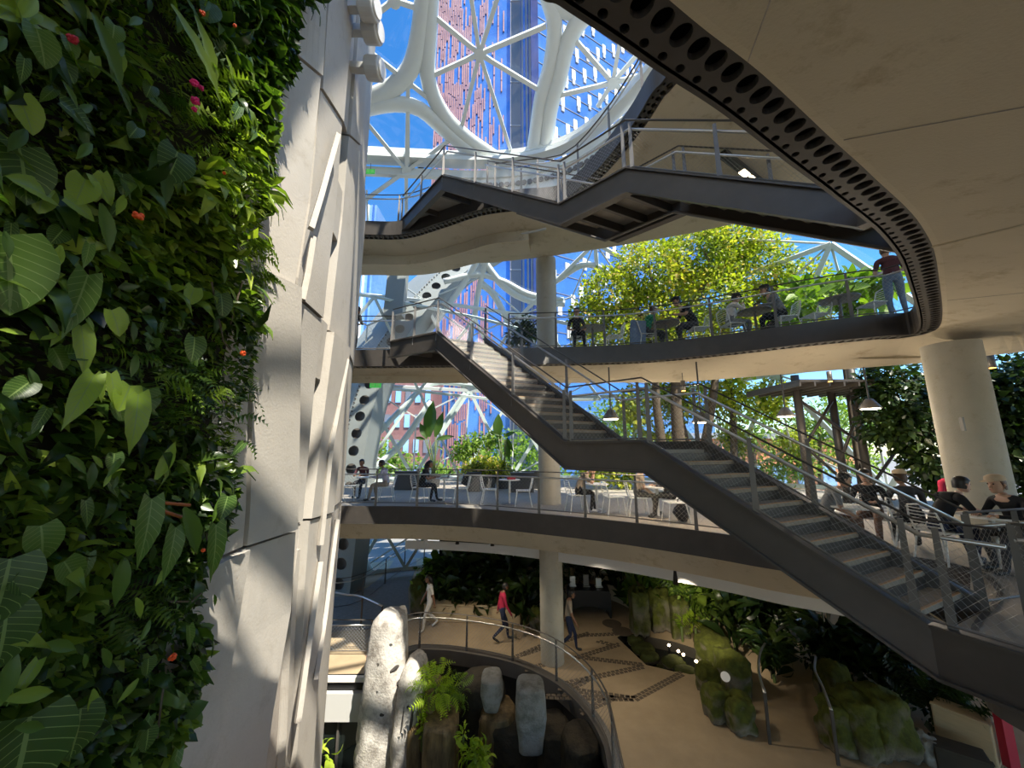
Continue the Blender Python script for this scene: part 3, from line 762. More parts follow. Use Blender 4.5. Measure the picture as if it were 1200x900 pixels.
# dense lower lattice seen under the floors: geodesic struts
bm = bmesh.new(); bmesh.ops.create_icosphere(bm, subdivisions=3, radius=1.0)
ed = []
for e in bm.edges:
    a = DC + V(*e.verts[0].co) * DR; b = DC + V(*e.verts[1].co) * DR; ed.append((a, b))
fan = [DC + unit(V(*f.calc_center_median())) * DR for f in bm.faces]
fe = [[DC + V(*v.co) * DR for v in f.verts] for f in bm.faces]
bm.free()
def vis_low(p): return -0.5 < p[2] < 15.0 and p[1] > 12
k = 0
for a, b in ed:                                   # the second, inner skin of the lattice low on the left
    a2, b2 = DC + (a - DC) * 0.94, DC + (b - DC) * 0.94; ro = Matrix.Rotation(0.17, 3, 'Z')
    a2, b2 = [DC + np.array(ro @ Vector(q_ - DC)) for q_ in (a2, b2)]; mid = (a2 + b2) / 2
    if 0 < mid[2] < 13 and mid[1] > 11 and -12 < mid[0] < 3.5:
        m = MB(); m.bar(a2, b2, 0.13, 0.16, up=mid - DC); m.build('strut', 'pale_green_steel', dome)
far_m = MB(); back_m = MB()
for a, b in ed:
    mid = (a + b) / 2
    if mid[2] < -1: continue
    if vis_low(mid):
        m = MB(); m.bar(a, b, 0.17, 0.22, up=mid - DC); m.build('strut', 'pale_green_steel' if mid[2] < 9 else 'white_steel', dome); k += 1
    elif mid[1] < 8: back_m.bar(a, b, 0.28, 0.32, up=mid - DC)
for c, vs in zip(fan, fe):
    if vis_low(c):
        for v in vs: far_m.bar(c, (v + c) / 2 + (v - c) * 0.5, 0.07, 0.09, up=c - DC)
far_m.build('fine_strut', 'white_steel', dome, kind='stuff')
for c, vs in zip(fan, fe):
    if c[1] < 8 and c[2] > 4:
        for v in vs: back_m.bar(c, v, 0.13, 0.16, up=c - DC)
back_m.build('lattice_behind', 'white_steel', dome, kind='stuff')
# big rounded members low down, in front of the far facade
for pts, r, mt in (([(520, 330), (560, 322), (590, 330), (620, 345), (660, 352)], 0.2, 'white_steel'), ([(566, 306), (590, 335), (620, 352), (662, 356)], 0.22, 'white_steel'), ([(480, 420), (520, 365), (548, 325), (562, 300)], 0.2, 'white_steel'),
               ([(545, 425), (556, 370), (562, 335), (572, 300)], 0.2, 'white_steel'), ([(596, 378), (578, 345), (562, 332)], 0.2, 'white_steel'), ([(432, 520), (470, 480), (505, 450), (560, 452)], 0.2, 'pale_green_steel'),
               ([(425, 660), (412, 620), (430, 560), (470, 520), (505, 470)], 0.22, 'pale_green_steel'), ([(500, 560), (520, 500), (545, 460)], 0.2, 'pale_green_steel'), ([(450, 690), (428, 660), (412, 610), (400, 560)], 0.25, 'pale_green_steel'),
               ([(650, 330), (690, 310), (730, 340), (760, 400)], 0.2, 'white_steel'), ([(540, 455), (565, 455), (590, 458)], 0.12, 'pale_green_steel')):
    beam(pts, r, 8, 'beam', mt)
# glass: one shell of flat panes for the dome, larger panes in the star openings
bm = bmesh.new(); bmesh.ops.create_icosphere(bm, subdivisions=4, radius=DR + 0.35)
bmesh.ops.translate(bm, verts=bm.verts, vec=tuple(DC))
bmesh.ops.delete(bm, geom=[v for v in bm.verts if v.co.z < 0.0], context='VERTS')
me = bpy.data.meshes.new('glass_shell'); bm.to_mesh(me); bm.free(); me.materials.append(MATS['glass'])
o = bpy.data.objects.new('glass_shell', me); COL.objects.link(o); o.parent = dome; o['kind'] = 'stuff'

# the great perforated arch rib on the left
rib_px = [(392, 720, 16.6), (401, 650, 16.6), (407, 590, 16.6), (414, 530, 16.7), (425, 475, 16.9), (444, 425, 17.2), (474, 378, 17.6), (514, 332, 18.3), (560, 296, 19.0), (620, 262, 19.8)]
rp = smooth_path([at_y(*p) for p in rib_px], 60)
rd = np.gradient(rp, axis=0); rd /= np.linalg.norm(rd, axis=1, keepdims=True)
face = V(-0.15, -1, 0.1); face /= np.linalg.norm(face)
lat = np.cross(rd, face); lat /= np.linalg.norm(lat, axis=1, keepdims=True)
if lat[30][0] < 0: lat = -lat
arch = thing('arch_rib', None, None, (0, 0, 0)); struct(arch)
g = MB(); W = 0.55; D = 1.0; K = 16
lf, rt_ = rp - lat * W, rp + lat * W
for i in range(0, 58, 2):        # front plate with round holes
    a0, a1, b0, b1 = lf[i], lf[i + 2], rt_[i], rt_[i + 2]
    def uv(u, v): return (a0 * (1 - u) + a1 * u) * (1 - v) + (b0 * (1 - u) + b1 * u) * v
    o_, n_ = [], []
    L1 = np.linalg.norm(a1 - a0); ru = 0.24 / max(L1, 0.5)
    for k in range(K):
        a = 2 * PI * k / K; c, s = math.cos(a), math.sin(a); mx = max(abs(c), abs(s))
        o_.append(uv(0.5 + 0.5 * c / mx, 0.5 + 0.5 * s / mx)); n_.append(uv(0.5 + ru * c, 0.5 + 0.23 * s))
    g.add(o_ + n_, [(k, (k + 1) % K, K + (k + 1) % K, K + k) for k in range(K)])
g.build('perforated_plate', 'arch_steel', arch)
g = MB(); back = V(-1.9, 1.2, 0.0); g.strip(lf, lf + back); g.strip(rt_ , rt_ - face * 1.2); g.build('web_plate', 'arch_steel', arch, smooth=True)
g = MB(); g.strip(lf - face * 0.22, rt_ - face * 0.22); g.build('inner_plate', 'grey_steel', arch)
for s_, b_ in ((-1, 0.03), ):
    for i in range(1, 59, 2):
        if i % 2: pass
g = MB()
for i in range(1, 116): 
    t = i / 2; j = int(t); p = lf[j] + (lf[min(j + 1, 59)] - lf[j]) * (t - j) + lat[j] * 0.10
    g.tube([p, p + face * 0.05], 0.035, 6)
g.build('bolt', 'dark_steel', arch, kind='stuff')
m = MB(); m.bar(at_y(468, 308, 17), at_y(462, 372, 16.8), 0.9, 0.5, up=(0, 1, 0)); m.build('stiffener', 'arch_steel', arch)

# ---- outside: paving, three towers
floor_with_holes([(-250, -60), (250, -60), (250, 260), (-250, 260)], [[(x * 0.995, y * 0.995) for x, y in OUT1]], -0.05, 'ground', 'outside_paving')
def at_plane(px, py, Y): return at_y(px, py, Y)
# pink-striped tower
Y0 = 75.0
xa, xb = at_y(511, 110, Y0)[0], at_y(628, 110, Y0)[0]
t = thing('tower_building', 'glass tower with pink vertical stripes straight behind the dome', 'building', ((xa + xb) / 2, Y0 + 15, 0))
g = MB(); g.box(((xa + xb) / 2, Y0 + 6, 95), (xb - xa, 12, 190)); g.build('tower_body', 'glass_tower', t)
g = MB(); rs = random.Random(4)
xm = at_y(592, 110, Y0)[0]; x = xa
while x < xm:
    z = 0.0; frac = (x - xa) / (xm - xa)
    while z < 188:
        h = rs.uniform(2.5, 9)
        if rs.random() > 0.18 + 0.62 * frac ** 1.6: g.box((x, Y0 - 0.15, z + h / 2), (0.30, 0.3, h * 0.94), mi=0 if rs.random() < 0.7 else 1)
        z += h
    x += 0.45
g.build('stripe', ['pink_strip', 'pink_strip'], t, kind='stuff')
x1, x2 = at_y(598, 110, Y0)[0], at_y(610, 110, Y0)[0]
g = MB(); g.box(((x1 + x2) / 2, Y0 - 0.5, 95), (x2 - x1, 1.4, 190)); g.build('service_core', 'tower_grey', t)
for k, px in enumerate((612, 617, 621)):
    x = at_y(px, 110, Y0)[0]; g = MB(); g.box((x, Y0 - 0.4, 95), (0.45, 0.9, 190)); g.build('mullion', 'grey_strip', t)
x = at_y(624, 110, Y0)[0]; g = MB(); g.box((x, Y0 - 0.4, 95), (0.5, 0.9, 190)); g.build('orange_mullion', 'orange_strip', t)
for k in range(12):
    z = 20 + k * 12; g = MB(); g.box(((x1 + x2) / 2, Y0 - 1.25, z), (x2 - x1, 0.15, 0.25)); g.build('floor_band', 'grey_strip', t)
# blue tower with white windows, turned away to the right
pl = at_y(632, 130, 66.0); hd = unit(V(1, 0.55)); nr = V(hd[1], -hd[0])
t = thing('tower_building', 'blue glass tower with scattered tall white windows, right of the pink-striped one', 'building', (pl[0], pl[1], 0))
g = MB(); cpt = V(pl[0], pl[1]) + hd * 25 - nr * 10
cpt = cpt + nr * 8.5; g.box((cpt[0], cpt[1], 80), (50, 3, 160), math.atan2(hd[1], hd[0])); g.build('tower_body', 'glass_tower', t)
for i in range(1, 12):
    for j in range(13):
        z = 24 + j * 6.6 + (i % 3) * 2.2; s = i * 3.3 + (0.7 if j % 2 else -0.5)
        c = V(pl[0], pl[1]) + hd * s + nr * 0.12
        g = MB(); g.box((c[0], c[1], z), (0.95, 0.3, 2.6), math.atan2(hd[1], hd[0])); g.build('window', 'tower_white', t)
        if i < 8 and j > 5: 
            g = MB(); g.box((c[0], c[1], z - 1.95), (0.8, 0.22, 1.2), math.atan2(hd[1], hd[0])); g.build('window_sill', 'grey_strip', t)
g = MB()
for j in range(38): 
    c = V(pl[0], pl[1]) + hd * 25 + nr * 0.05; g.box((c[0], c[1], 4 + j * 4.0), (50, 0.14, 0.16), math.atan2(hd[1], hd[0]))
g.build('floor_line', 'tower_grey', t, kind='stuff')
# slim blue tower on the far left
xa, xb = at_y(395, 350, 80)[0], at_y(434, 350, 80)[0]
t = thing('tower_building', 'pale blue glass tower seen at the left between the core and the arch', 'building', ((xa + xb) / 2, 86, 0))
g = MB(); g.box(((xa + xb) / 2, 86, 32), (xb - xa, 12, 64)); g.build('tower_body', 'glass_tower_pale', t)
for k in range(6):
    x = xa + (xb - xa) * (k + 0.5) / 6; g = MB(); g.box((x, 79.9, 32), (0.4, 0.3, 64)); g.build('mullion', 'glass_tower' if k % 2 else 'tower_white', t)
# low brick-red and grey street block behind the right-hand tree
t = thing('street_building', 'low red and grey building glimpsed behind the tree at the right', 'building', (24, 34, 0))
g = MB(); g.box((24, 36, 3.5), (16, 4, 7)); g.build('wall', 'orange_strip', t)
g = MB(); g.box((24, 36, 7.2), (16.6, 4.6, 0.5)); g.build('roof', 'grey_strip', t)
for k in range(7): g = MB(); g.box((17.5 + k * 2.2, 33.95, 3.6), (1.2, 0.2, 1.8)); g.build('window', 'glass_tower_pale', t)

xa, xb = at_y(405, 450, 62)[0], at_y(508, 450, 62)[0]; zt_ = at_y(450, 428, 62)[2]
t = thing('street_building', 'muted red block beyond the glass, left of the pink-striped tower', 'building', ((xa + xb) / 2, 66, 0))
g = MB(); g.box(((xa + xb) / 2, 66, zt_ / 2), (xb - xa, 8, zt_)); g.build('wall', 'muted_red', t)
g = MB(); g.box(((xa + xb) / 2, 66, zt_ + 0.3), (xb - xa + 0.6, 8.6, 0.6)); g.build('roof', 'grey_strip', t)
for k in range(9):
    for j in range(5):
        x = xa + (xb - xa) * (k + 0.5) / 9; z = 2.2 + j * 4.2
        if z < zt_ - 1.5: g = MB(); g.box((x, 61.9, z), (0.9, 0.25, 2.2)); g.build('window', 'glass_tower_pale' if (k + j) % 3 else 'tower_grey', t)

# ================================================================== STAIRS AND RAILINGS
def wires(P, h0, h1, sp=0.085, r=0.0022, k=1.0):
    """diagonal cable mesh between two heights above a 3-D polyline"""
    P = np.array(P, float); seg = np.linalg.norm(np.diff(P, axis=0), axis=1); cum = np.concatenate([[0], np.cumsum(seg)]); L = cum[-1]; H = h1 - h0
    def pt(s, h):
        return np.array([np.interp(s, cum, P[:, 0]), np.interp(s, cum, P[:, 1]), np.interp(s, cum, P[:, 2]) + h0 + h])
    m = MB(); s = -H
    while s < L:
        for sg in (1, -1):
            a_s, a_h, b_s, b_h = (s, 0, s + H, H) if sg > 0 else (s, H, s + H, 0)
            if a_s < 0: a_h = a_h + sg * (0 - a_s); a_s = 0
            if b_s > L: b_h = b_h - sg * (b_s - L); b_s = L
            if b_s - a_s > 0.03: m.tube([pt(a_s, a_h), pt(b_s, b_h)], r, 3, cap=False)
        s += sp
    return m
def along(P, step, ends=True):
    P = np.array(P, float); seg = np.linalg.norm(np.diff(P, axis=0), axis=1); cum = np.concatenate([[0], np.cumsum(seg)]); L = cum[-1]
    n = max(1, int(round(L / step))); out = []
    for i in range(n + 1):
        s = L * i / n; out.append((np.array([np.interp(s, cum, P[:, j]) for j in range(3)]), s))
    return out
def rail_parts(parent, P, height=1.07, step=1.25, sp=0.085, wire_r=0.0016, inward=None, posts=None, mesh=True, hand='stainless', third=False):
    """top rail with posts, handrail, lower rail and cable mesh below it; returns the top rail part"""
    P = np.array(P, float); up = V(0, 0, height)
    m = MB(); m.tube([p + up for p in P], 0.022, 6, squash=0.6); top = m.build('top_rail', 'dark_steel', parent)
    off = V(0, 0, height - 0.15) if inward is None else V(*inward, 0) * 0.07 + V(0, 0, height - 0.15)
    m = MB(); m.tube([p + off for p in P], 0.021, 8); m.build('handrail', hand, top, smooth=True)
    m = MB(); m.tube([p + V(0, 0, 0.10) for p in P], 0.014, 6); m.build('lower_rail', 'grey_steel', top)
    pts = posts if posts is not None else [p for p, s in along(P, step)]
    for p in pts:
        m = MB(); m.bar(p + V(0, 0, -0.08), p + up, 0.075, 0.022, up=unit(V(p[0], p[1], 0)) , w2=0.045); m.build('post', 'grey_steel', top)
    if mesh:
        o = wires(P, 0.10, height - 0.16, sp, wire_r).build('cable_mesh', 'wire', top, kind='stuff')
    return top

A1, A2, B1, B2, CC = V(-3.25, 9.55), V(-1.83, 8.76), V(0.93, 6.2), V(1.9, 5.3), V(3.82, 3.67)
TV = V(0.9, 0.43); TV = TV / np.linalg.norm(TV); KW = 1.25
LAND = -2.72                                          # middle landing below the upper floor
def stair(ztop, label, A1=A1):
    zt, zm, zb = ztop, ztop + LAND, ztop - 4.4
    t = thing('staircase', label, 'staircase', (CC[0], CC[1], zb))
    T3 = V(TV[0], TV[1], 0) * KW
    near = [V(*A1, zt), V(*A2, zt), V(*B1, zm), V(*B2, zm), V(*CC, zb), V(*(CC + V(0.20, -0.48)), zb), V(*(CC + V(0.6, -1.9)), zb)]
    far2 = [p + T3 for p in near[1:5]]
    def stringer(P, extra=0):
        m = MB(); w = V(TV[0], TV[1], 0) * 0.03
        lo = [p + V(0, 0, -0.30) for p in P]; hi = [p + V(0, 0, 0.10) for p in P]
        m.strip([p - w for p in lo], [p - w for p in hi]); m.strip([p + w for p in hi], [p + w for p in lo])
        for L_, dz in ((lo, -0.03), (hi, 0.03)):
            fl = 2.4 * w
            q = [[p - fl for p in L_], [p + fl for p in L_], [p + fl + V(0, 0, dz) for p in L_], [p - fl + V(0, 0, dz) for p in L_]]
            for k in range(4): m.strip(q[k], q[(k + 1) % 4])
        return m.build('stringer', 'dark_steel', t)
    stringer(near); stringer(far2)
    # landings: steel trays with cross ribs
    def tray(poly, z, name='landing'):
        m = MB(); m.prism(poly, z - 0.07, z); o = m.build(name, 'deck', t)
        m = MB(); a, b, c, d = [V(*p[:2]) for p in poly[:4]]
        for u in (0.15, 0.5, 0.85): m.bar(V(*(a + (b - a) * u), z - 0.15), V(*(d + (c - d) * u), z - 0.15), 0.06, 0.16)
        m.build('rib', 'dark_steel', o); return o
    tray([xy(B1), xy(B2), xy(B2 + TV * KW), xy(B1 + TV * KW)], zm)
    tray([xy(A1), xy(A2), xy(A2 + TV * KW), xy(A1 + V(0.9, 0.6))], zt + 0.012)
    tray([xy(CC), xy(CC + V(0.22, -0.5)), xy(CC + TV * KW + V(0.5, -0.2)), xy(CC + TV * KW)], zb + 0.012)
    if ztop == Z3: m = MB(); m.prism([xy(CC), (4.06, 3.3), (4.30, 2.6), (5.6, 2.4), (7.0, 4.2), (6.9, 5.9), (5.6, 4.85), xy(CC + TV * KW)], zb - 0.10, zb - 0.006); m.build('landing', 'deck', t)
    # steps
    proto = None
    for (p, q, z0, z1, n) in ((A2, B1, zt, zm, 16), (B2, CC, zm, zb, 10)):
        run = (q - p) / n; ru = run * 1.12
        m = MB(); a = V(0, 0); e = TV * KW
        m.prism([xy(-ru * 0.5), xy(ru * 0.5), xy(ru * 0.5 + e), xy(-ru * 0.5 + e)], -0.045, 0); tr = m.build('tread', 'tread', None, world=False)
        m = MB(); m.prism([xy(ru * 0.40), xy(ru * 0.5), xy(ru * 0.5 + e), xy(ru * 0.40 + e)], 0.0005, 0.008); no = m.build('nosing', 'tread_edge', None, world=False)
        m = MB(); m.prism([xy(-ru * 0.45), xy(-ru * 0.40), xy(-ru * 0.40 + e), xy(-ru * 0.45 + e)], 0.0, 0.118); ri = m.build('riser', 'dark_steel', None, world=False)
        org = ORG[t.name]
        for i in range(1, n):
            c = p + run * (i + 0.0); z = z0 + (z1 - z0) * i / n
            loc = (c[0] - org[0], c[1] - org[1], z - org[2])
            first = i == 1
            a = tr if first else tr.copy()
            if not first: COL.objects.link(a)
            a.parent = t; a.location = loc
            for pr in (no, ri):
                b = pr if first else pr.copy()
                if not first: COL.objects.link(b)
                b.parent = a
        # the top and bottom risers meet the landings
    # guard rails on both sides
    sh = V(TV[0], TV[1], 0) * 0.0
    rail_parts(t, [p + V(0, 0, 0.06) for p in near[:6]], 0.98, 1.2, sp=0.075, wire_r=0.0012, inward=TV,
               posts=[near[0], near[1] - V(0.09, -0.05, 0) * 0.3, (near[0] + near[1]) / 2, near[1] * 0.66 + near[2] * 0.34, near[1] * 0.33 + near[2] * 0.67, near[2] + V(-0.04, 0.04, 0.02), near[2] + V(0.06, -0.05, 0), near[3] + V(-0.05, 0.05, 0), near[3] + V(0.05, -0.04, -0.03), (near[3] + near[4]) / 2, near[4] + V(-0.06, 0.06, 0.05), near[4] + V(0.06, -0.12, 0)])
    rail_parts(t, [p + V(0, 0, 0.06) for p in far2], 0.98, 1.3, sp=0.075, wire_r=0.0012, inward=-TV,
               posts=[far2[0], far2[0] * 0.66 + far2[1] * 0.34, far2[0] * 0.33 + far2[1] * 0.67, far2[1], far2[2] + V(-0.08, 0.06, 0), far2[2] + V(0.06, -0.04, 0), (far2[2] + far2[3]) / 2, far2[3]])
    # underside pipe brace
    m = MB(); m.tube([near[1] * 0.5 + near[2] * 0.5 + T3 * 0.5 + V(0, 0, -0.34), (near[2] + T3 * 0.8) + V(0, 0, -0.36), near[3] + T3 * 0.8 + V(0, 0, -0.36), near[4] + T3 * 0.9 + V(0, 0, -0.34)], 0.025, 6)
    m.build('conduit', 'grey_steel', t)
    return t
stair_low = stair(Z3, 'dark steel staircase in the foreground with tan treads, running down to the lower right')
stair_up = stair(Z4, 'dark steel staircase crossing overhead, seen from below above the diners', at_z(470, 264, Z4)[:2])

def rim_rail(rim, nrm, i0, i1, z, label, n=None, d=0.13, step=1.3, **kw):
    P = rim[i0:i1] + nrm[i0:i1] * d; L = np.sum(np.linalg.norm(np.diff(P, axis=0), axis=1)); P = resample(P, n or max(3, int(L / 0.45)))
    P = lift(P, z); t = thing('guard_rail', label, 'railing', P[len(P) // 2])
    rail_parts(t, P, 1.07, step, sp=0.10, wire_r=0.0018, **kw); return t
def idx(rim, p): return int(np.argmin(np.linalg.norm(rim - np.array(p)[:2], axis=1)))
rim_rail(rim2, nrm2, 4, idx(rim2, (4.75, 6.7)), Z2, 'dark guard rail with cable mesh along the edge of the second floor')
rim_rail(rim3, nrm3, 4, idx(rim3, A1) + 1, Z3, 'short guard rail at the left end of the third floor, by the concrete core')
rim_rail(rim3, nrm3, idx(rim3, A2 + TV * KW) + 2, idx(rim3, at_z(1066, 330, 8.35)), Z3, 'dark guard rail along the third floor in front of the big tree')
rim_rail(rim4, nrm4, 4, idx(rim4, A1) + 2, Z4, 'short guard rail at the left end of the fourth floor, by the concrete core')
rim_rail(rim4, nrm4, idx(rim4, A2 + TV * KW) + 1, idx(rim4, (3.0, 2.6)), Z4, 'curving guard rail on the fourth floor edge, climbing to the top of the picture', mesh=False)
# rails on the lower landing at the right
def free_rail(P, label, **kw):
    t = thing('guard_rail', label, 'railing', P[0]); rail_parts(t, P, **kw); return t
cf = CC + TV * KW
free_rail([V(*(cf + V(0.05, 0.02)), Z2), V(6.3, 4.55, Z2), V(8.2, 4.5, Z2)], 'guard rail running right from the foot of the stairs, farther from the camera', height=1.0, step=0.9, sp=0.08)
free_rail([V(*(CC + V(0.85, -0.05)), Z2), V(5.6, 3.15, Z2), V(7.2, 2.7, Z2)], 'stainless-topped guard rail at the right edge, nearest the camera', height=1.0, step=0.55, sp=0.08, hand='stainless')

# rail around the pit, posts as tapered plates
P = lift(resample(prim, 40), 0.05)
t = thing('guard_rail', 'curved dark guard rail with mesh around the rocky pit', 'railing', P[10]); rail_parts(t, P + V(0, 0, 0), 1.0, 1.5, sp=0.11, wire_r=0.0022)
# rail on the sunlit bridge in front of the tall rock
P = [V(*xy(at_z(368, 768, 0)), 0.02), V(*xy(at_z(434, 768, 0)), 0.02)]
t = thing('guard_rail', 'short white-mesh rail on the sunlit bridge left of the tall rock', 'railing', P[0]); rail_parts(t, P, 0.95, 1.6, sp=0.10, wire_r=0.004, hand='stainless')
# rails of the ramp at the left
def px_path(pts, z=0.0): return [V(*xy(at_z(a, b, z)), z) for a, b in pts]
Q = smooth_path(px_path([(368, 712), (400, 714), (430, 703), (452, 684), (474, 668), (497, 655)]), 18)
t = thing('guard_rail', 'black curved rail of the sunlit ramp beside the arch foot', 'railing', Q[0]); rail_parts(t, Q, 1.1, 2.0, mesh=False)
Q = smooth_path(px_path([(366, 735), (384, 732), (402, 735), (420, 738), (446, 752)]), 14)
t = thing('hand_rail', 'low bent handrail on posts between the ramp and the bridge', 'railing', Q[0])
m = MB(); m.tube([p + V(0, 0, 1.05) for p in Q], 0.03, 8); top = m.build('top_rail', 'stainless', t, smooth=True)
for p in (Q[2], Q[8], Q[13]): m = MB(); m.bar(p, p + V(0, 0, 1.05), 0.05, 0.03); m.build('post', 'dark_steel', top)
# two bowed grab rails by the mossy rocks
def bow(pts, label, base_px):
    t = thing('hand_rail', label, 'railing', pts[0])
    q = smooth_path(pts, 24); m = MB(); m.tube(q, 0.028, 8); o = m.build('rail_tube', 'stainless', t, smooth=True)
    for i in (0, 23, 11):
        m = MB(); m.bar(V(q[i][0], q[i][1], 0), q[i], 0.06, 0.03, up=(0, 1, 0)); m.build('post', 'dark_steel', o)
def hz(px, py, h): return at_z(px, py, h)
bow([hz(896, 812, 0.95), hz(889, 785, 0.95), hz(893, 760, 0.95), hz(912, 738, 0.95), hz(935, 726, 0.95), hz(958, 721, 0.95)], 'bowed steel handrail curving up beside the front mossy rocks', None)
bow([hz(974, 832, 0.95), hz(964, 805, 0.95), hz(955, 785, 0.95), hz(956, 770, 0.95)], 'steel handrail on dark posts at the left of the rear rock planter', None)

# ================================================================== TREEHOUSE FRAME, LAMPS
t = thing('treehouse_frame', 'dark steel post frame carrying a mesh platform behind the stairs', 'platform', at_y(975, 600, 11.5))
Yt = 11.5
def pz(px, py, Y): return at_y(px, py, Y)
for a, b, Y in (((931, 440), (958, 640), 11.2), ((973, 455), (990, 640), 11.8), ((996, 430), (1022, 640), 11.3)):
    p = pz(*a, Y); q = pz(*b, Y); q[2] = Z2; q[0] = p[0]; q[1] = p[1]; p[2] = max(p[2], 8.0)
    m = MB(); m.tube([q, p], 0.11, 12); m.build('post', 'dark_steel', t, smooth=True)
for a, b in (((938, 470), (1010, 520)), ((975, 470), (945, 520)), ((1000, 600), (1070, 500)), ((940, 520), (985, 560)), ((1010, 470), (985, 540))):
    m = MB(); m.tube([pz(*a, Yt), pz(*b, Yt)], 0.045, 8); m.build('brace', 'dark_steel', t, smooth=True)
m = MB(); c = pz(965, 448, Yt); m.box((c[0], c[1], 8.0), (3.4, 2.4, 0.07)); m.build('platform', 'dark_steel', t)
for k in range(9):
    m = MB(); m.bar((c[0] - 1.7 + k * 0.42, c[1] - 1.2, 7.9), (c[0] - 1.7 + k * 0.42, c[1] + 1.2, 7.9), 0.05, 0.12); m.build('joist', 'dark_steel', t)

LAMPS = [(716, 491, 9.2, 'hanging cone lamp seen through the mesh of the stair landing, leftmost of the four'), (822, 495, 8.6, 'hanging cone lamp just right of the stair landing'),
         (921, 488, 9.6, 'hanging cone lamp left of the dark treehouse posts'), (1020, 479, 8.6, 'tilted grey cone lamp beside the dark treehouse posts, rightmost of the four')]
for px, py, Y, lb in LAMPS:
    p = at_y(px, py, Y); o = thing('pendant_lamp', lb, 'lamp', p, 0, 'cone lamps under the third floor')
    m = MB(); m.lathe([(0.20, 0.0), (0.21, 0.02), (0.08, 0.22), (0.05, 0.24)], 20, p); m.build('lamp_shade', 'grey_steel', o, smooth=True)
    m = MB(); m.lathe([(0.175, -0.012), (0.175, 0.008)], 18, p); m.build('bulb', 'lamp_glow', o)
    m = MB(); m.tube([p + V(0, 0, 0.23), V(p[0], p[1], Z3 - 0.66)], 0.018, 6); m.build('stem', 'dark_steel', o)
    l = bpy.data.lights.new('lamp_light', 'POINT'); l.energy = 65; l.color = (1.0, 0.84, 0.64); l.shadow_soft_size = 0.12
    lo = bpy.data.objects.new('lamp_light', l); COL.objects.link(lo); lo.parent = o; lo.location = (0, 0, -0.18)
for px, py, Y, lb in ((1163, 431, 7.6, 'small downlight under the soffit right of the leaning column, amber glow'), (973, 447, 9.9, 'small amber downlight near the treehouse platform'), (801, 458, 9.9, 'small amber downlight behind the stair handrail')):
    p = at_y(px, py, Y); o = thing('down_light', lb, 'lamp', p)
    m = MB(); m.tube([p, p + V(0, 0, 0.28)], 0.06, 12); m.build('lamp_can', 'grey_steel', o, smooth=True)
    m = MB(); m.lathe([(0.05, -0.01), (0.05, 0.01)], 12, p); m.build('bulb', 'amber_glow', o)
    m = MB(); m.tube([p + V(0, 0, 0.28), V(p[0], p[1], Z3 - 0.66)], 0.012, 5); m.build('stem', 'grey_steel', o)
# linear light on the fourth floor soffit
p, q = at_z(847, 180, 12.45), at_z(905, 226, 12.45)
o = thing('linear_light', 'black linear light fitting with glowing panels under the fourth floor', 'lamp', p)
d = (q - p); m = MB(); m.bar(p, q, 0.16, 0.14); m.build('housing', 'black_box', o)
for u in (0.40, 0.55, 0.95): m = MB(); m.bar(p + d * (u - 0.06) - V(0, 0, 0.07), p + d * (u + 0.06) - V(0, 0, 0.07), 0.13, 0.02); m.build('light_panel', 'lamp_glow', o)
# track spots below the second floor
k = 0
for px, py, lb in ((499, 632, 'small white spotlight under the second floor, leftmost'), (536, 632, 'small dark spotlight under the second floor, second from the left'), (577, 634, 'small dark spotlight under the second floor, third from the left'), (690, 643, 'small dark spotlight under the second floor, just right of the round column'), (736, 642, 'left one of a close pair of dark spotlights under the second floor fascia'), (750, 645, 'right one of a close pair of dark spotlights under the second floor fascia'), (790, 656, 'small dark spotlight under the second floor, rightmost')):
    i = None; p = at_z(px, py, Z2 - 1.2); 
    Yf = 11.0 if px < 620 else (9.6 if px < 720 else 8.3)
    p = at_y(px, py, Yf + 1.0); p[2] -= 0.4 if px == 790 else 0
    o = thing('spot_light', lb, 'lamp', p, 0, 'spotlights under the second floor')
    m = MB(); m.tube([p + V(0, 0, 0.16), p + V(0, 0, -0.14)], [0.03, 0.065], 10); m.build('lamp_can', 'black_box' if px != 499 else 'white_paint', o, smooth=True)
    m = MB(); m.tube([p + V(0, 0, 0.45), p + V(0, 0, 0.16)], 0.015, 5); m.build('stem', 'dark_steel', o)
    l = bpy.data.lights.new('spot_beam', 'SPOT'); l.energy = 50 if px != 790 else 500; l.color = (1.0, 0.86, 0.66); l.spot_size = R(115); l.spot_blend = 0.8; l.shadow_soft_size = 0.06
    lo = bpy.data.objects.new('spot_beam', l); COL.objects.link(lo); lo.parent = o; lo.location = (0, 0, -0.3); lo.rotation_euler = (Vector((0.25, 0.10 if px < 700 else -0.25, -1)) if px != 790 else Vector(at_z(850, 715, 0.8) - p)).to_track_quat('-Z', 'Y').to_euler(); l.spot_size = R(115) if px != 790 else R(60)  # rightmost beam is boosted and aimed at plants, an added substitute for sunlight
# exit signs
for px, py, Y, lb in ((450, 309, 12.6, 'green exit sign hanging under the fourth floor'), (440, 451, 12.4, 'green exit sign hanging under the third floor'), (434, 201, 14.0, 'green exit sign hanging high at the left, near the dome')):
    p = at_y(px, py, Y); o = thing('exit_sign', lb, 'sign', p)
    m = MB(); m.box(p, (0.38, 0.05, 0.2)); b = m.build('sign_panel', 'exit_green', o)
    m = MB(); m.tube([p + V(0, 0, 0.1), p + V(0, 0, 0.45)], 0.012, 5); m.build('stem', 'grey_steel', o)

    for s_ in (-0.09, 0.09): m = MB(); m.box(p + V(s_, -0.03, 0), (0.13, 0.012, 0.15)); m.build('sign_symbol', 'exit_pale', o)
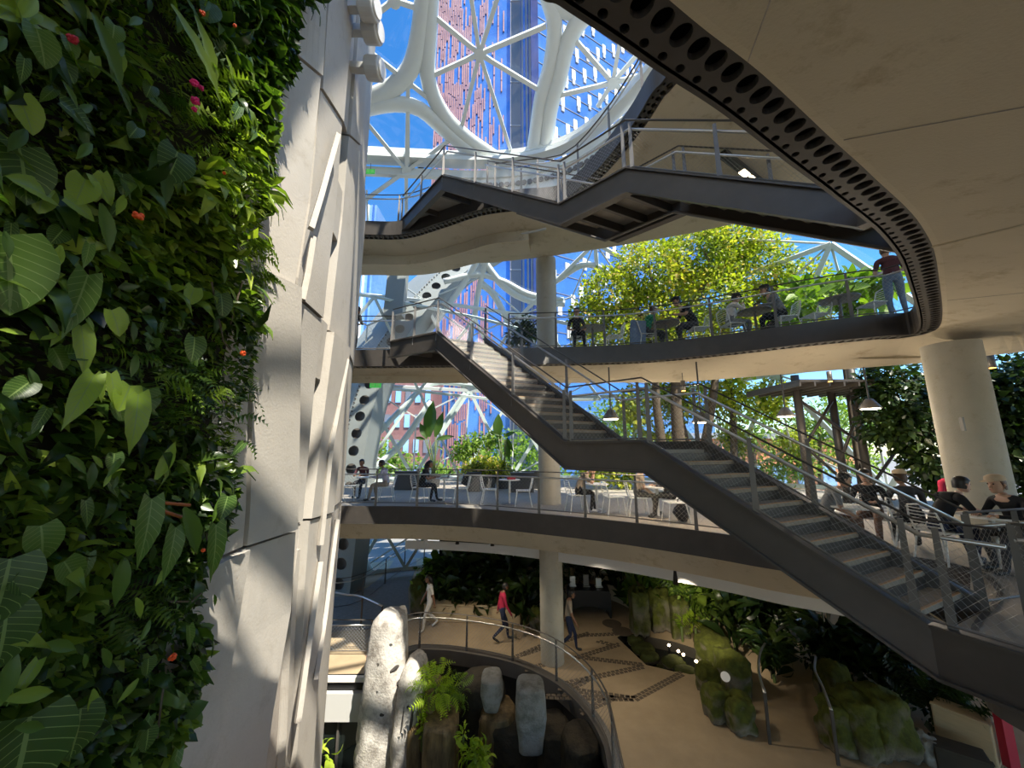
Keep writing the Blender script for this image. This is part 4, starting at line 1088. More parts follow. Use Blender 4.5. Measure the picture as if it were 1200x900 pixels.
# pipe under fourth floor, dome camera
p, q = at_z(557, 286, 12.45), at_z(640, 268, 12.5)
o = MB(); o.tube([p, q], 0.035, 8); tag(o.build('pipe', 'white_paint', None), 'thin pale pipe under the fourth floor soffit', 'pipe')
for px, py, Y, lb in ((493, 197, 14.5, 'small dome camera below the white ring beam'),):
    p = at_y(px, py, Y); o = thing('dome_camera', lb, 'camera', p)
    m = MB(); m.ico(p, 0.13, 2); m.build('camera_dome', 'black_box', o, smooth=True); m = MB(); m.lathe([(0.15, 0.05), (0.15, 0.12)], 14, p); m.build('camera_base', 'grey_steel', o)

# ================================================================== FURNITURE
def make_chair():
    t = thing('cafe_chair', 'x', 'chair')
    # seat: rounded pan with slots ; back: bowed frame with slats
    m = MB()
    for i in range(7):
        y = -0.19 + i * 0.063; w = 0.205 - 0.02 * (i in (0, 6)); m.bar((-w, y, 0.455), (w, y, 0.455), 0.046, 0.012)
    m.tube([(-0.21, -0.2, 0.45), (0.21, -0.2, 0.45), (0.21, 0.2, 0.45), (-0.21, 0.2, 0.45), (-0.21, -0.2, 0.45)], 0.012, 6); m.build('seat', 'chair_white', t, world=False)
    m = MB(); m.tube([(-0.2, -0.2, 0.46), (-0.215, -0.25, 0.65), (-0.18, -0.28, 0.82), (0, -0.30, 0.85), (0.18, -0.28, 0.82), (0.215, -0.25, 0.65), (0.2, -0.2, 0.46)], 0.013, 6)
    for i in range(6):
        z = 0.53 + i * 0.052; y = -0.225 - 0.012 * i; m.tube([(-0.205, y, z), (0, y - 0.035, z), (0.205, y, z)], 0.013, 5, squash=0.5)
    m.build('backrest', 'chair_white', t, world=False)
    for sx in (-1, 1):
        for y0, y1 in ((0.18, 0.24), (-0.18, -0.26)):
            m = MB(); m.tube([(sx * 0.19, y0, 0.45), (sx * 0.23, y1, 0.0)], 0.013, 6); m.build('leg', 'chair_white', t, world=False)
    return t
def make_table(r, top, name):
    t = thing(name, 'x', 'table'); m = MB(); m.lathe([(r, 0.72), (r, 0.745)], 24); m.build('tabletop', top, t, world=False)
    m = MB(); m.tube([(0, 0, 0.02), (0, 0, 0.72)], 0.032, 10); m.build('pedestal', 'chair_white' if top != 'grey_steel' else 'grey_steel', t, world=False)
    m = MB(); m.lathe([(0.24, 0.0), (0.24, 0.012), (0.05, 0.03)], 20); m.build('base', 'grey_steel', t, world=False)
    return t
chair0, tabw0, tabg0 = make_chair(), make_table(0.33, 'chair_white', 'cafe_table'), make_table(0.38, 'grey_steel', 'cafe_table')
used = {}
def put(proto, p, rz, label, group):
    if proto.name not in used: used[proto.name] = 1; o = proto; o.location = tuple(map(float, p)); o.rotation_euler = (0, 0, rz); o['label'] = label; o['group'] = group; return o
    return dup(proto, p, rz, label, group)
def face(dx, dy): return math.atan2(-dx, dy)      # the chair looks along +y when rz = 0
LEFT, RIGHT_, AWAY, TOWARD = face(-1, 0), face(1, 0), face(0, 1), face(0, -1)
G2, G3 = 'white cafe chairs on the second floor', 'white cafe chairs on the third floor'
f2 = lambda px, py: at_z(px, py, Z2)
def f3(px, Y): p = at_y(px, 380, Y); p[2] = Z3; return p
CH = [(f2(408, 586), RIGHT_, 'white cafe chair at the far left of the second floor, beside the core'), (f2(452, 587), LEFT, 'white cafe chair under the person in a pale shirt'),
      (f2(492, 588), RIGHT_, 'white cafe chair under the person in black working at a table'), (f2(540, 589), LEFT, 'white cafe chair with a black bag hung on it'),
      (f2(574, 591), RIGHT_, 'empty white cafe chair left of the small table by the column'), (f2(613, 593), LEFT, 'empty white cafe chair just left of the round column'),
      (f2(676, 600), RIGHT_, 'white cafe chair under the man just right of the column'), (f2(720, 603), RIGHT_, 'white cafe chair seen under the middle of the stair landing'),
      (f2(748, 604), RIGHT_, 'white cafe chair under the person below the stair landing'), (f2(792, 612), LEFT, 'white cafe chair with a dark backpack, by the descending stringer')]
for p, rz, lb in CH: put(chair0, p, rz + random.uniform(-0.2, 0.2), lb, G2)
TB = [(f2(428, 586), 'white round table at the far left of the second floor'), (f2(520, 588), 'white round table with a laptop on it'), (f2(597, 591), 'white round table with a red item on it, left of the column'),
      (f2(700, 600), 'white round table in front of the man right of the column'), (f2(772, 606), 'white round table under the descending stair flight')]
for p, lb in TB: put(tabw0, p, 0, lb, 'white tables on the second floor')
# third floor
y3 = lambda px: float(np.interp(px, [400, 640, 750, 850, 950, 1030, 1070], [9.6, 9.4, 9.1, 8.3, 7.5, 6.95, 6.6])) 
CH3 = [(677, 1.0, TOWARD, 'white cafe chair under the dark-clad man at the left end of the third floor tables'), (719, 1.0, LEFT, 'empty white cafe chair between two tables on the third floor'), (757, 1.0, RIGHT_, 'white cafe chair with a blue jacket, under the person in green'),
       (818, 0.9, LEFT, 'white cafe chair under the man in a black top'), (858, 0.9, RIGHT_, 'white cafe chair under the person in a white shirt'), (921, 0.9, LEFT, 'white cafe chair under the man in grey'),
       (957, 1.0, LEFT, 'empty white cafe chair right of the man in grey'), (1028, 0.8, LEFT, 'empty white cafe chair at the right end of the third floor'), ]
for px, d, rz, lb in CH3: put(chair0, f3(px, y3(px) + d), rz + random.uniform(-0.2, 0.2), lb, G3)
for px, d, lb in ((694, 1.0, 'grey round table beside the dark-clad man on the third floor'), (780, 1.0, 'grey round table between the green and the black tops'), (886, 0.9, 'grey round table between the white shirt and the man in grey'), (988, 0.9, 'grey round table standing empty near the right end of the third floor')):
    put(tabg0, f3(px, y3(px) + d), 0, lb, 'grey tables on the third floor')
# right part of the second floor, behind the stairs
R2 = lambda px, Y: V(at_y(px, 600, Y)[0], Y, Z2)
for px, Y, lb in ((1000, 6.4, 'white round table at the right, between two seated people behind the stairs'), (1160, 5.5, 'white round table at the right edge behind the guard rail')): put(tabw0, R2(px, Y), 0, lb, 'white tables on the second floor')
for px, Y, rz, lb in ((963, 6.6, RIGHT_, 'white cafe chair under the person with bare arms behind the stairs'), (1022, 7.0, face(-.7, -.7), 'white cafe chair under the bearded man in black'), (1070, 6.4, face(.6, -.8), 'white cafe chair under the person in a pale hat'), (1100, 5.9, RIGHT_, 'white cafe chair under the dark-haired man leaning forward'), (1195, 5.5, LEFT, 'white cafe chair at the right edge under the person in a tan cap')):
    put(chair0, R2(px, Y), rz, lb, G2)

# small belongings
p = f2(520, 588) + V(0, 0, 0.745)
o = thing('laptop', 'open dark laptop on the white table in front of the person in black', 'laptop', p)
m = MB(); m.box(p + V(0, 0, 0.009), (0.24, 0.32, 0.016)); m.build('keyboard_base', 'grey_steel', o); m = MB(); m.bar(p + V(0.12, 0, 0.015), p + V(0.19, 0, 0.22), 0.32, 0.01, up=(1, 0, 0)); m.build('screen', 'black_box', o)
p = f2(597, 591) + V(0, 0, 0.745); m = MB(); m.box(p + V(0.05, 0, 0.03), (0.24, 0.18, 0.06), 0.2); m.box(p + V(0.05, 0, 0.075), (0.2, 0.15, 0.03), 0.5); tag(m.build('food_box', 'red'), 'red box lying on the white table left of the column', 'box')
def bag(p, label, s=1.0, mt='black_box'):
    o = thing('bag', label, 'bag', p); m = MB(); m.ico(p + V(0, 0, 0.2 * s), 0.2 * s, 2, (0.85, 0.6, 1.0), jit=0.25, seed=p[0]); m.build('bag_body', mt, o, smooth=True)
    m = MB(); m.tube([p + V(-0.09, 0, 0.34) * s, p + V(-0.06, 0.02, 0.47) * s, p + V(0.06, 0.02, 0.47) * s, p + V(0.09, 0, 0.34) * s], 0.012, 5); m.build('strap', mt, o)
bag(f2(546, 587) + V(0, 0, 0.46), 'black bag slung on the chair behind the laptop table')
bag(f2(800, 612), 'dark backpack on the floor by the descending stringer', 1.1)
bag(f3(905, y3(905) + 0.75), 'black bag on the floor at the feet of the man in grey', 1.0)
p = f2(706, 600) + V(0, 0, 0.745); m = MB(); m.lathe([(0.035, 0), (0.042, 0.11)], 12, p); tag(m.build('cup', 'glass_tower_pale', None), 'small blue cup on the table right of the column', 'cup')

# ---- kiosk, low walls, benches on the ground floor
k0 = at_z(690, 719, 0); o = thing('display_table', 'black display table with an arched apron and exhibits on top, by the curved wooden wall', 'table', k0)
d = V(1, -0.12, 0); wv = 1.55
m = MB(); m.bar(k0 - d * 0.75 + V(0, 0, 0.86), k0 + d * 0.75 + V(0, 0, 0.86), 0.7, 0.10); m.build('tabletop', 'black_box', o)
m = MB(); n = 12
pts_top = [k0 + d * (-0.75 + 1.5 * i / n) + V(0, -0.34, 0.82) for i in range(n + 1)]; pts_bot = [k0 + d * (-0.75 + 1.5 * i / n) + V(0, -0.34, (0.0 if i in (0, n) else 0.22 + 0.16 * math.sin(PI * i / n))) for i in range(n + 1)]
m.strip(pts_bot, pts_top); m.strip([p + V(0, 0.04, 0) for p in pts_top], [p + V(0, 0.04, 0) for p in pts_bot]); m.strip(pts_top, [p + V(0, 0.04, 0) for p in pts_top]); m.strip([p + V(0, .04, 0) for p in pts_bot], pts_bot); m.build('apron', 'black_box', o)
for s in (-0.72, 0.72): m = MB(); m.bar(k0 + d * s, k0 + d * s + V(0, 0, 0.82), 0.06, 0.62, up=(0, 1, 0)); m.build('end_panel', 'black_box', o)
for i, (s, h, mt) in enumerate(((-0.55, 0.34, 'sign_white'), (-0.05, 0.42, 'grey_steel'), (0.42, 0.30, 'sign_white'))):
    m = MB(); p = k0 + d * s + V(0, 0.1, 0.91); m.box(p + V(0, 0, h / 2), (0.2, 0.06, h)); m.box(p + V(0, 0, 0.015), (0.26, 0.2, 0.03))
    tag(m.build('exhibit', mt), ('pale exhibit on the left of the black display table', 'grey exhibit in the middle of the black display table', 'pale exhibit on the right of the black display table')[i], 'exhibit')
g = MB(); q = smooth_path(px_path([(662, 702), (680, 698), (705, 700), (728, 708), (748, 722), (752, 735)]), 24); g.strip(q, [p + V(0, 0, 1.15) for p in q]); qo = [p + V(0.1, 0.12, 0) for p in q]
g.strip([p + V(0, 0, 1.15) for p in q], [p + V(0, 0, 1.15) for p in qo]); g.strip([p + V(0, 0, 1.15) for p in qo], qo); struct(g.build('wall_curved', 'ply', smooth=False))
def bench(px0, px1, py0, py1, h, label, depth=0.5, mt='ply'):
    p, q = at_z(px0, py0, 0), at_z(px1, py1, 0); o = thing('planter_bench', label, 'bench', (p + q) / 2); dd = unit(q - p); nrm = V(-dd[1], dd[0], 0)
    m = MB(); m.bar(p + nrm * depth / 2 + V(0, 0, h / 2), q + nrm * depth / 2 + V(0, 0, h / 2), depth, h); m.build('bench_body', mt, o, bevel=0.03)
    m = MB(); m.bar(p + nrm * 0.02 + V(0, 0, h + 0.015), q + nrm * 0.02 + V(0, 0, h + 0.015), 0.1, 0.03); m.build('edge_trim', mt, o)
bench(496, 610, 728, 733, 0.55, 'long low wooden planter edge behind the walking woman')
bench(1098, 1172, 872, 905, 0.75, 'wooden planter edge in the lower right corner'); 
bench(1100, 1172, 905, 930, 0.42, 'dark bench in front of the lower right planter', 0.5, 'dark_wall')
p = at_z(1187, 905, 0); m = MB(); m.box((p[0], p[1], 0.55), (0.25, 0.12, 0.9), 0.2); tag(m.build('banner_stand', 'red'), 'crimson upright panel at the bottom right corner', 'panel')
# white disc signs and floor uplights
for px, py, lb in ((850, 793, 'round white sign disc on a stake among the front mossy rocks'), (995, 812, 'round pale sign disc on a stake in front of the rear mossy rocks')):
    base = at_z(px, py + 45, 0); p = at_y(px, py, base[1]); o = thing('disc_sign', lb, 'sign', V(p[0], p[1], 0))
    nn = unit(V(0, 0, EYE) - p); m = MB(); m.tube([p, p + nn * 0.02], 0.10, 20); m.build('disc', 'sign_white', o)
    m = MB(); m.tube([V(p[0], p[1], 0), p], 0.012, 6); m.build('stake', 'dark_steel', o)
for i, (px, py, lb) in enumerate(((784, 757, 'tiny glowing garden light farthest back by the stepping stones'), (795, 764, 'tiny glowing garden light second from the back by the stepping stones'), (801, 768, 'tiny glowing garden light third from the back by the stepping stones'), (816, 776, 'tiny glowing garden light nearest the near mossy rocks'))):
    p = at_z(px, py, 0.12); o = thing('garden_light', lb, 'lamp', V(p[0], p[1], -0.28), 0, 'garden lights by the stepping stones')
    m = MB(); m.tube([V(p[0], p[1], -0.3), p], 0.03, 8); m.build('lamp_can', 'black_box', o); m = MB(); m.ico(p + V(0, 0, 0.02), 0.045, 1); m.build('bulb', 'lamp_glow', o)
for (px, py) in ((717, 731), (729, 740)):
    p = at_z(px, py, 0); m = MB(); m.lathe([(0.33, 0.004), (0.33, 0.012), (0.28, 0.016)], 24, p); tag(m.build('floor_disc', 'inlay'), 'flat round metal cover in the tan floor ' + ('nearer the black display table' if px == 717 else 'nearer the dark pool'), 'cover')
# the bridge: white edge beam and glass below
p, q = at_z(366, 791, 0), at_z(436, 791, 0)
o = thing('bridge_edge', 'white edge beam of the sunlit bridge with glass panels below it', 'bridge', (p + q) / 2)
m = MB(); m.bar(p + V(0, -0.06, -0.06), q + V(0, -0.06, -0.06), 0.1, 0.12); m.build('lip', 'sign_white', o)
m = MB(); m.bar(p + V(0, -0.02, -0.25), q + V(0, -0.02, -0.25), 0.08, 0.14); m.build('shadow_gap', 'black_box', o)
m = MB(); m.bar(p + V(0, -0.08, -0.68), q + V(0, -0.08, -0.68), 0.2, 0.66); m.build('beam', 'white_paint', o)
for u in (0.0, 0.5, 1.0): m = MB(); c = p + (q - p) * u; m.box(c + V(0, 0.0, -2.6), (0.05, 0.08, 3.2)); m.build('mullion', 'grey_steel', o)
m = MB(); m.bar(p + V(0, 0.02, -2.6), q + V(0, 0.02, -2.6), 0.015, 3.2); m.build('pane', 'glass_low', o)
# concrete planter wall behind the right-hand guard rail
g = MB(); a, b = V(6.3, 5.6), V(9.5, 5.2); g.bar(V(*a, Z2 + 0.0), V(*b, Z2 + 0.0), 0.2, 0.01); 

# ================================================================== PEOPLE
SK = {'tan': (0.50, 0.29, 0.19), 'brown': (0.23, 0.11, 0.06), 'pale': (0.62, 0.40, 0.30)}
for k_, c_ in SK.items(): mat('skin_' + k_, c_, 0.5, var=0.05, scale=6)
CL = {'white_cloth': (0.72, 0.68, 0.62), 'black_cloth': (0.012, 0.012, 0.014), 'green_cloth': (0.01, 0.22, 0.09), 'grey_cloth': (0.20, 0.20, 0.20), 'crimson_cloth': (0.38, 0.012, 0.05), 'navy_cloth': (0.018, 0.025, 0.06),
      'jean_cloth': (0.16, 0.22, 0.32), 'beige_cloth': (0.33, 0.26, 0.19), 'plum_cloth': (0.09, 0.03, 0.04), 'lilac_cloth': (0.48, 0.44, 0.52), 'brown_cloth': (0.14, 0.07, 0.04), 'tan_cloth': (0.48, 0.36, 0.24), 'charcoal_cloth': (0.05, 0.05, 0.055)}
for k_, c_ in CL.items(): mat(k_, c_, 0.85, var=0.12, scale=12)
mat('hair_black', (0.012, 0.010, 0.009), 0.45); mat('hair_brown', (0.09, 0.04, 0.02), 0.5); mat('shoe', (0.03, 0.03, 0.03), 0.5); mat('shoe_white', (0.7, 0.68, 0.65), 0.5); mat('eye', (0.02, 0.015, 0.012), 0.2); mat('lip', (0.30, 0.09, 0.07), 0.5)
ADJ = bpy.context.evaluated_depsgraph_get

def joints(pose, lean=0.0, arms='table', turn=0.0):
    J = {}
    if pose == 'sit':
        J.update(pelvis=(0, 0, .54), spine=(0, .02 + lean * .25, .72), chest=(0, .03 + lean * .6, .91), neck=(0, .06 + lean * .9, 1.06 - lean * .15))
        for s, n in ((-1, 'L'), (1, 'R')):
            J['hip' + n] = (s * .09, .02, .52); J['kn' + n] = (s * .12, .44, .52); J['an' + n] = (s * .12, .42 + (.1 if n == 'L' else -.06), .09); J['toe' + n] = (s * .13, .60 + (.1 if n == 'L' else -.06), .045)
        hz_ = .78
    else:
        w = {'walk': 1.0, 'stand': 0.12}[pose]
        J.update(pelvis=(0, 0, .96), spine=(0, .01, 1.13), chest=(0, .02 + lean * .3, 1.33), neck=(0, .04 + lean * .4, 1.48))
        J['hipL'] = (-.09, 0, .93); J['knL'] = (-.10, .17 * w + .02, .50); J['anL'] = (-.10, .24 * w - .01, .085); J['toeL'] = (-.11, .24 * w + .16, .04)
        J['hipR'] = (.09, 0, .93); J['knR'] = (.10, .03 * w + .02, .50); J['anR'] = (.10, -.30 * w - .01, .085 + .12 * w); J['toeR'] = (.11, -.20 * w + .13 * (1 - w * .3), .04 + .01 * w)
    ch = J['chest']
    for s, n in ((-1, 'L'), (1, 'R')):
        sh = (s * .175, ch[1] - .0, ch[2] + .06); J['sh' + n] = sh
        if arms == 'table': J['el' + n] = (s * .24, sh[1] + .12, sh[2] - .23); J['wr' + n] = (s * .13, sh[1] + .34, .77)
        elif arms == 'face': J['el' + n] = (s * .20, sh[1] + .20, sh[2] - .20); J['wr' + n] = (s * .07, sh[1] + .27, sh[2] + .02)
        elif arms == 'lap': J['el' + n] = (s * .25, sh[1] + .02, sh[2] - .26); J['wr' + n] = (s * .13, sh[1] + .22, .60)
        elif arms == 'front': J['el' + n] = (s * .24, sh[1] + .04, sh[2] - .26); J['wr' + n] = (s * .07, sh[1] + .24, sh[2] - .18)
        else:
            sw = s * .16 if pose == 'walk' else 0.02; J['el' + n] = (s * .235, sh[1] + sw * .4, sh[2] - .28); J['wr' + n] = (s * .25, sh[1] + sw + .05, sh[2] - .53)
    return {k: np.array(v, float) for k, v in J.items()}

def person(label, loc, rz, pose='sit', shirt='black_cloth', pants='black_cloth', skin='tan', hair='hair_black', long_hair=False, hat=None, lean=0.15, arms='table', scale=1.0, sleeve=False, look=0.0, nod=0.1, shoes='shoe'):
    t = thing('person', label, 'person', loc, rz)
    J = joints(pose, lean, arms)
    hd = J['neck'] + V(0, .05 + nod * .1, .15)
    nodes = []; edges = []; tagn = []
    def nd(p, r, tg): nodes.append((np.array(p, float), r)); tagn.append(tg); return len(nodes) - 1
    pe = nd(J['pelvis'], .125, 'p'); sp_ = nd(J['spine'], .118, 's'); ch = nd(J['chest'], .135, 's'); uc = nd(J['chest'] * .55 + J['neck'] * .45 + V(0, 0, 0), .095, 's'); ne = nd(J['neck'], .052, 'k'); n2 = nd(J['neck'] + V(0, .015, .05), .050, 'k')
    edges += [(pe, sp_), (sp_, ch), (ch, uc), (uc, ne), (ne, n2)]
    hands = []
    for n in 'LR':
        sh = nd(J['sh' + n], .066, 's'); ua = nd(J['sh' + n] * .5 + J['el' + n] * .5, .050, 's'); el = nd(J['el' + n], .041, 'a'); fa = nd(J['el' + n] * .6 + J['wr' + n] * .4, .040, 'a'); wr = nd(J['wr' + n], .027, 'a')
        d = unit(J['wr' + n] - J['el' + n]); pm = nd(J['wr' + n] + d * .055, .033, 'h'); edges += [(uc, sh), (sh, ua), (ua, el), (el, fa), (fa, wr), (wr, pm)]
        hands.append((J['wr' + n] + d * .055, d, -1 if n == 'L' else 1))
        hp = nd(J['hip' + n], .098, 'p'); th = nd(J['hip' + n] * .5 + J['kn' + n] * .5, .080, 'p'); kn = nd(J['kn' + n], .058, 'p'); ca = nd(J['kn' + n] * .62 + J['an' + n] * .38, .056, 'p'); an = nd(J['an' + n], .038, 'p'); he = nd(J['an' + n] + V(0, .03, -.035), .040, 'f'); to = nd(J['toe' + n], .032, 'f')
        edges += [(pe, hp), (hp, th), (th, kn), (kn, ca), (ca, an), (an, he), (he, to)]
    me = bpy.data.meshes.new('skeleton'); me.from_pydata([tuple(p) for p, r in nodes], edges, []); o = bpy.data.objects.new('skeleton', me); COL.objects.link(o)
    md = o.modifiers.new('skin', 'SKIN'); md.use_smooth_shade = True
    for i, (p, r) in enumerate(nodes): sv = me.skin_vertices[0].data[i]; sv.radius = (r, r); sv.use_root = (i == 0)
    sb = o.modifiers.new('sub', 'SUBSURF'); sb.levels = 1; sb.render_levels = 1
    bpy.context.view_layer.update(); ev = o.evaluated_get(bpy.context.evaluated_depsgraph_get()); bm_ = bpy.data.meshes.new_from_object(ev)
    co = np.array([v.co[:] for v in bm_.vertices]); fs = [tuple(p.vertices) for p in bm_.polygons]
    bpy.data.objects.remove(o); bpy.data.meshes.remove(me)
    P = np.array([p for p, r in nodes]); E = np.array(edges)
    m = MB(); slot = {'p': 1, 's': 0, 'k': 2, 'a': 0 if sleeve else 2, 'h': 2, 'f': 3}
    cen = np.array([co[list(f)].mean(0) for f in fs]); a, b = P[E[:, 0]], P[E[:, 1]]; ab = b - a
    u = np.clip(((cen[:, None] - a) * ab).sum(2) / (ab * ab).sum(1), 0, 1); dist = np.linalg.norm(cen[:, None] - (a + ab * u[..., None]), axis=2); best = dist.argmin(1)
    rad = np.array([r for p, r in nodes])
    m.v = [tuple(p) for p in co]; m.f = fs
    for i, e in enumerate(best):
        uu = u[i, e]; n_ = E[e, 1] if uu > 0.5 else E[e, 0]; tg = tagn[n_]
        if tg in 'ps' and e == 0: tg = 'p' if uu < 0.35 else 's'
        m.m.append(slot[tg])
    # head: one egg with jaw, nose, ears joined to the body surface
    c, s_ = math.cos(look), math.sin(look)
    def hp_(x, y, z): y2, z2 = y * math.cos(nod) + z * math.sin(nod), -y * math.sin(nod) + z * math.cos(nod); return hd + V(x * c - y2 * s_, x * s_ + y2 * c, z2)
    prof = [(-.115, .030, .035), (-.10, .048, .030), (-.07, .062, .015), (-.03, .071, .004), (.02, .077, 0), (.06, .075, -.004), (.095, .055, -.008), (.115, .02, -.01)]
    n = 14; base = len(m.v)
    for z, r, fw in prof:
        for k in range(n):
            an_ = 2 * PI * k / n; m.v.append(tuple(hp_(r * math.cos(an_), r * 1.18 * math.sin(an_) + fw, z)))
    for i in range(len(prof) - 1):
        for k in range(n): m.f.append((base + i * n + k, base + i * n + (k + 1) % n, base + (i + 1) * n + (k + 1) % n, base + (i + 1) * n + k)); m.m.append(2)
    m.f += [tuple(base + k for k in range(n))[::-1], tuple(base + (len(prof) - 1) * n + k for k in range(n))]; m.m += [2, 2]
    m.tube([hp_(0, .086, .012), hp_(0, .108, -.03), hp_(0, .088, -.036)], [.007, .015, .010], 6, 2)
    for sx in (-1, 1): m.tube([hp_(sx * .074, -.002, .02), hp_(sx * .084, -.01, .0), hp_(sx * .074, .0, -.03)], [.012, .016, .008], 6, 2)
    # fingers, unequal, curled a little, thumb from the side of the palm
    for hpnt, d, sd in hands:
        sdv = unit(np.cross(d, V(0, 0, 1))) ; dn = unit(np.cross(d, sdv)); dn = dn if dn[2] < 0 else -dn
        if np.linalg.norm(np.cross(d, V(0, 0, 1))) < .2: sdv = V(0, 1, 0); dn = V(-sd, 0, 0)
        for k, L in enumerate((.066, .074, .069, .054)):
            b0 = hpnt + sdv * (k - 1.5) * .018 + d * .012; m.tube([b0, b0 + d * L * .5 + dn * .008, b0 + d * L * .85 + dn * .03], [.0095, .0085, .006], 5, 2)
        b0 = hpnt - d * .012 + sdv * sd * -.03; m.tube([b0, b0 + d * .028 + sdv * sd * -.022, b0 + d * .055 + sdv * sd * -.022 + dn * .012], [.011, .010, .007], 5, 2)
    m.build('body', [shirt, pants, 'skin_' + skin, shoes], t, smooth=True, world=False)
    f = MB()
    for sx in (-1, 1): f.ico(hp_(sx * .031, .082, .018), .011, 1)
    f.build('eye', 'eye', t, world=False); f = MB(); f.bar(hp_(-.022, .098, -.062), hp_(.022, .098, -.062), .008, .010); f.build('mouth', 'lip', t, world=False)
    h = MB(); nn = 14; hb = 0
    rows = [(.035 if i else -.02, 0) for i in range(1)]
    prof = [(-.07, .080), (-.02, .086), (.03, .088), (.075, .081), (.108, .056), (.124, .018)]
    for z, r in prof:
        for k in range(nn):
            an_ = 2 * PI * k / nn; y = r * 1.2 * math.sin(an_) - .008; zz = z
            if math.sin(an_) > 0.1 and z < .055: zz = .055 + (z + .07) * .1
            h.v.append(tuple(hp_(r * math.cos(an_), y, zz)))
    for i in range(len(prof) - 1):
        for k in range(nn): h.f.append((i * nn + k, i * nn + (k + 1) % nn, (i + 1) * nn + (k + 1) % nn, (i + 1) * nn + k)); h.m.append(0)
    h.f.append(tuple((len(prof) - 1) * nn + k for k in range(nn))); h.m.append(0)
    if long_hair: h.tube([hp_(0, -.055, .05), hp_(0, -.095, -.05), hp_(0, -.10, -.18), hp_(0, -.11, -.30)], [.07, .085, .075, .03], 10)
    h.build('hair', hair, t, smooth=True, world=False)
    if hat:
        q = MB(); R0 = [hp_(.098 * math.cos(2 * PI * k / 16), .115 * math.sin(2 * PI * k / 16), .06) for k in range(16)]; R1 = [hp_(.092 * math.cos(2 * PI * k / 16), .108 * math.sin(2 * PI * k / 16), .115) for k in range(16)]; R2_ = [hp_(.05 * math.cos(2 * PI * k / 16), .06 * math.sin(2 * PI * k / 16), .142) for k in range(16)]
        q.add(R0 + R1 + R2_, [(i * 16 + k, i * 16 + (k + 1) % 16, (i + 1) * 16 + (k + 1) % 16, (i + 1) * 16 + k) for i in range(2) for k in range(16)] + [tuple(range(32, 48))])
        cap_ = q.build('hat', hat, t, smooth=True, world=False); q = MB()
        if label.find('wide') >= 0 or label.find('brim') >= 0:
            q.add([hp_(.09 * math.cos(2 * PI * k / 20), .105 * math.sin(2 * PI * k / 20), .065) for k in range(20)] + [hp_(.16 * math.cos(2 * PI * k / 20), .175 * math.sin(2 * PI * k / 20), .055) for k in range(20)], [(k, 20 + k, 20 + (k + 1) % 20, (k + 1) % 20) for k in range(20)])
        else:
            q.add([hp_(-.075, .08, .066), hp_(.075, .08, .066), hp_(.06, .175, .055), hp_(0, .195, .053), hp_(-.06, .175, .055)], [(0, 1, 2, 3, 4)])
        q.build('brim', hat, cap_, world=False)
    t.scale = (scale,) * 3
    return t

# second floor, left to right
person('person in a pale lilac shirt sitting at the far left table', f2(452, 587), LEFT, 'sit', 'lilac_cloth', 'beige_cloth', 'brown', arms='table', lean=.10, sleeve=True)
person('person in a dark red top sitting behind the far left table', f2(424, 582), TOWARD, 'sit', 'plum_cloth', 'black_cloth', 'brown', arms='table', lean=.1, sleeve=True)
person('person in black with long dark hair working at the laptop table', f2(492, 588), RIGHT_, 'sit', 'black_cloth', 'black_cloth', 'brown', long_hair=True, arms='table', lean=.18)
person('man in a grey-brown shirt eating just right of the round column', f2(676, 600), RIGHT_, 'sit', 'beige_cloth', 'black_cloth', 'tan', 'hair_brown', arms='face', lean=.30, nod=.35, shoes='shoe_white')
person('person in a pale top half hidden below the stair landing', f2(748, 604), RIGHT_, 'sit', 'beige_cloth', 'black_cloth', 'tan', arms='lap', lean=.10)
person('person in dark trousers mostly hidden behind the descending stringer', f2(790, 606), LEFT, 'sit', 'charcoal_cloth', 'black_cloth', 'tan', arms='table', lean=.1, sleeve=True)
# second floor, right of the stairs
person('person with bare arms and a brown skirt seen through the stair rails', R2(963, 6.6), face(.9, -.4), 'sit', 'grey_cloth', 'brown_cloth', 'tan', 'hair_black', arms='lap', lean=.25, nod=.3)
person('bearded man in a black jacket sitting behind the stair rails', R2(1022, 7.0), face(-.75, -.6), 'sit', 'black_cloth', 'brown_cloth', 'tan', 'hair_black', arms='table', lean=.02, sleeve=True)
person('person in a pale hat with a brim behind the lower guard rail', R2(1068, 6.5), face(.5, .8), 'sit', 'charcoal_cloth', 'black_cloth', 'tan', 'hair_brown', hat='tan_cloth', arms='table', sleeve=True)
person('dark-haired man in a black top leaning to the right at a table', R2(1092, 5.9), face(1, -.15), 'sit', 'black_cloth', 'navy_cloth', 'pale', 'hair_black', arms='table', lean=.38, nod=.15)
person('person in a bright red top behind the dark-haired man', R2(1108, 8.4), face(.2, -1), 'sit', 'crimson_cloth', 'black_cloth', 'tan', 'hair_black', arms='lap', sleeve=True)
person('person in a tan cap and black jacket at the right edge', R2(1196, 5.4), LEFT, 'sit', 'black_cloth', 'charcoal_cloth', 'tan', 'hair_brown', hat='tan_cloth', arms='table', sleeve=True)
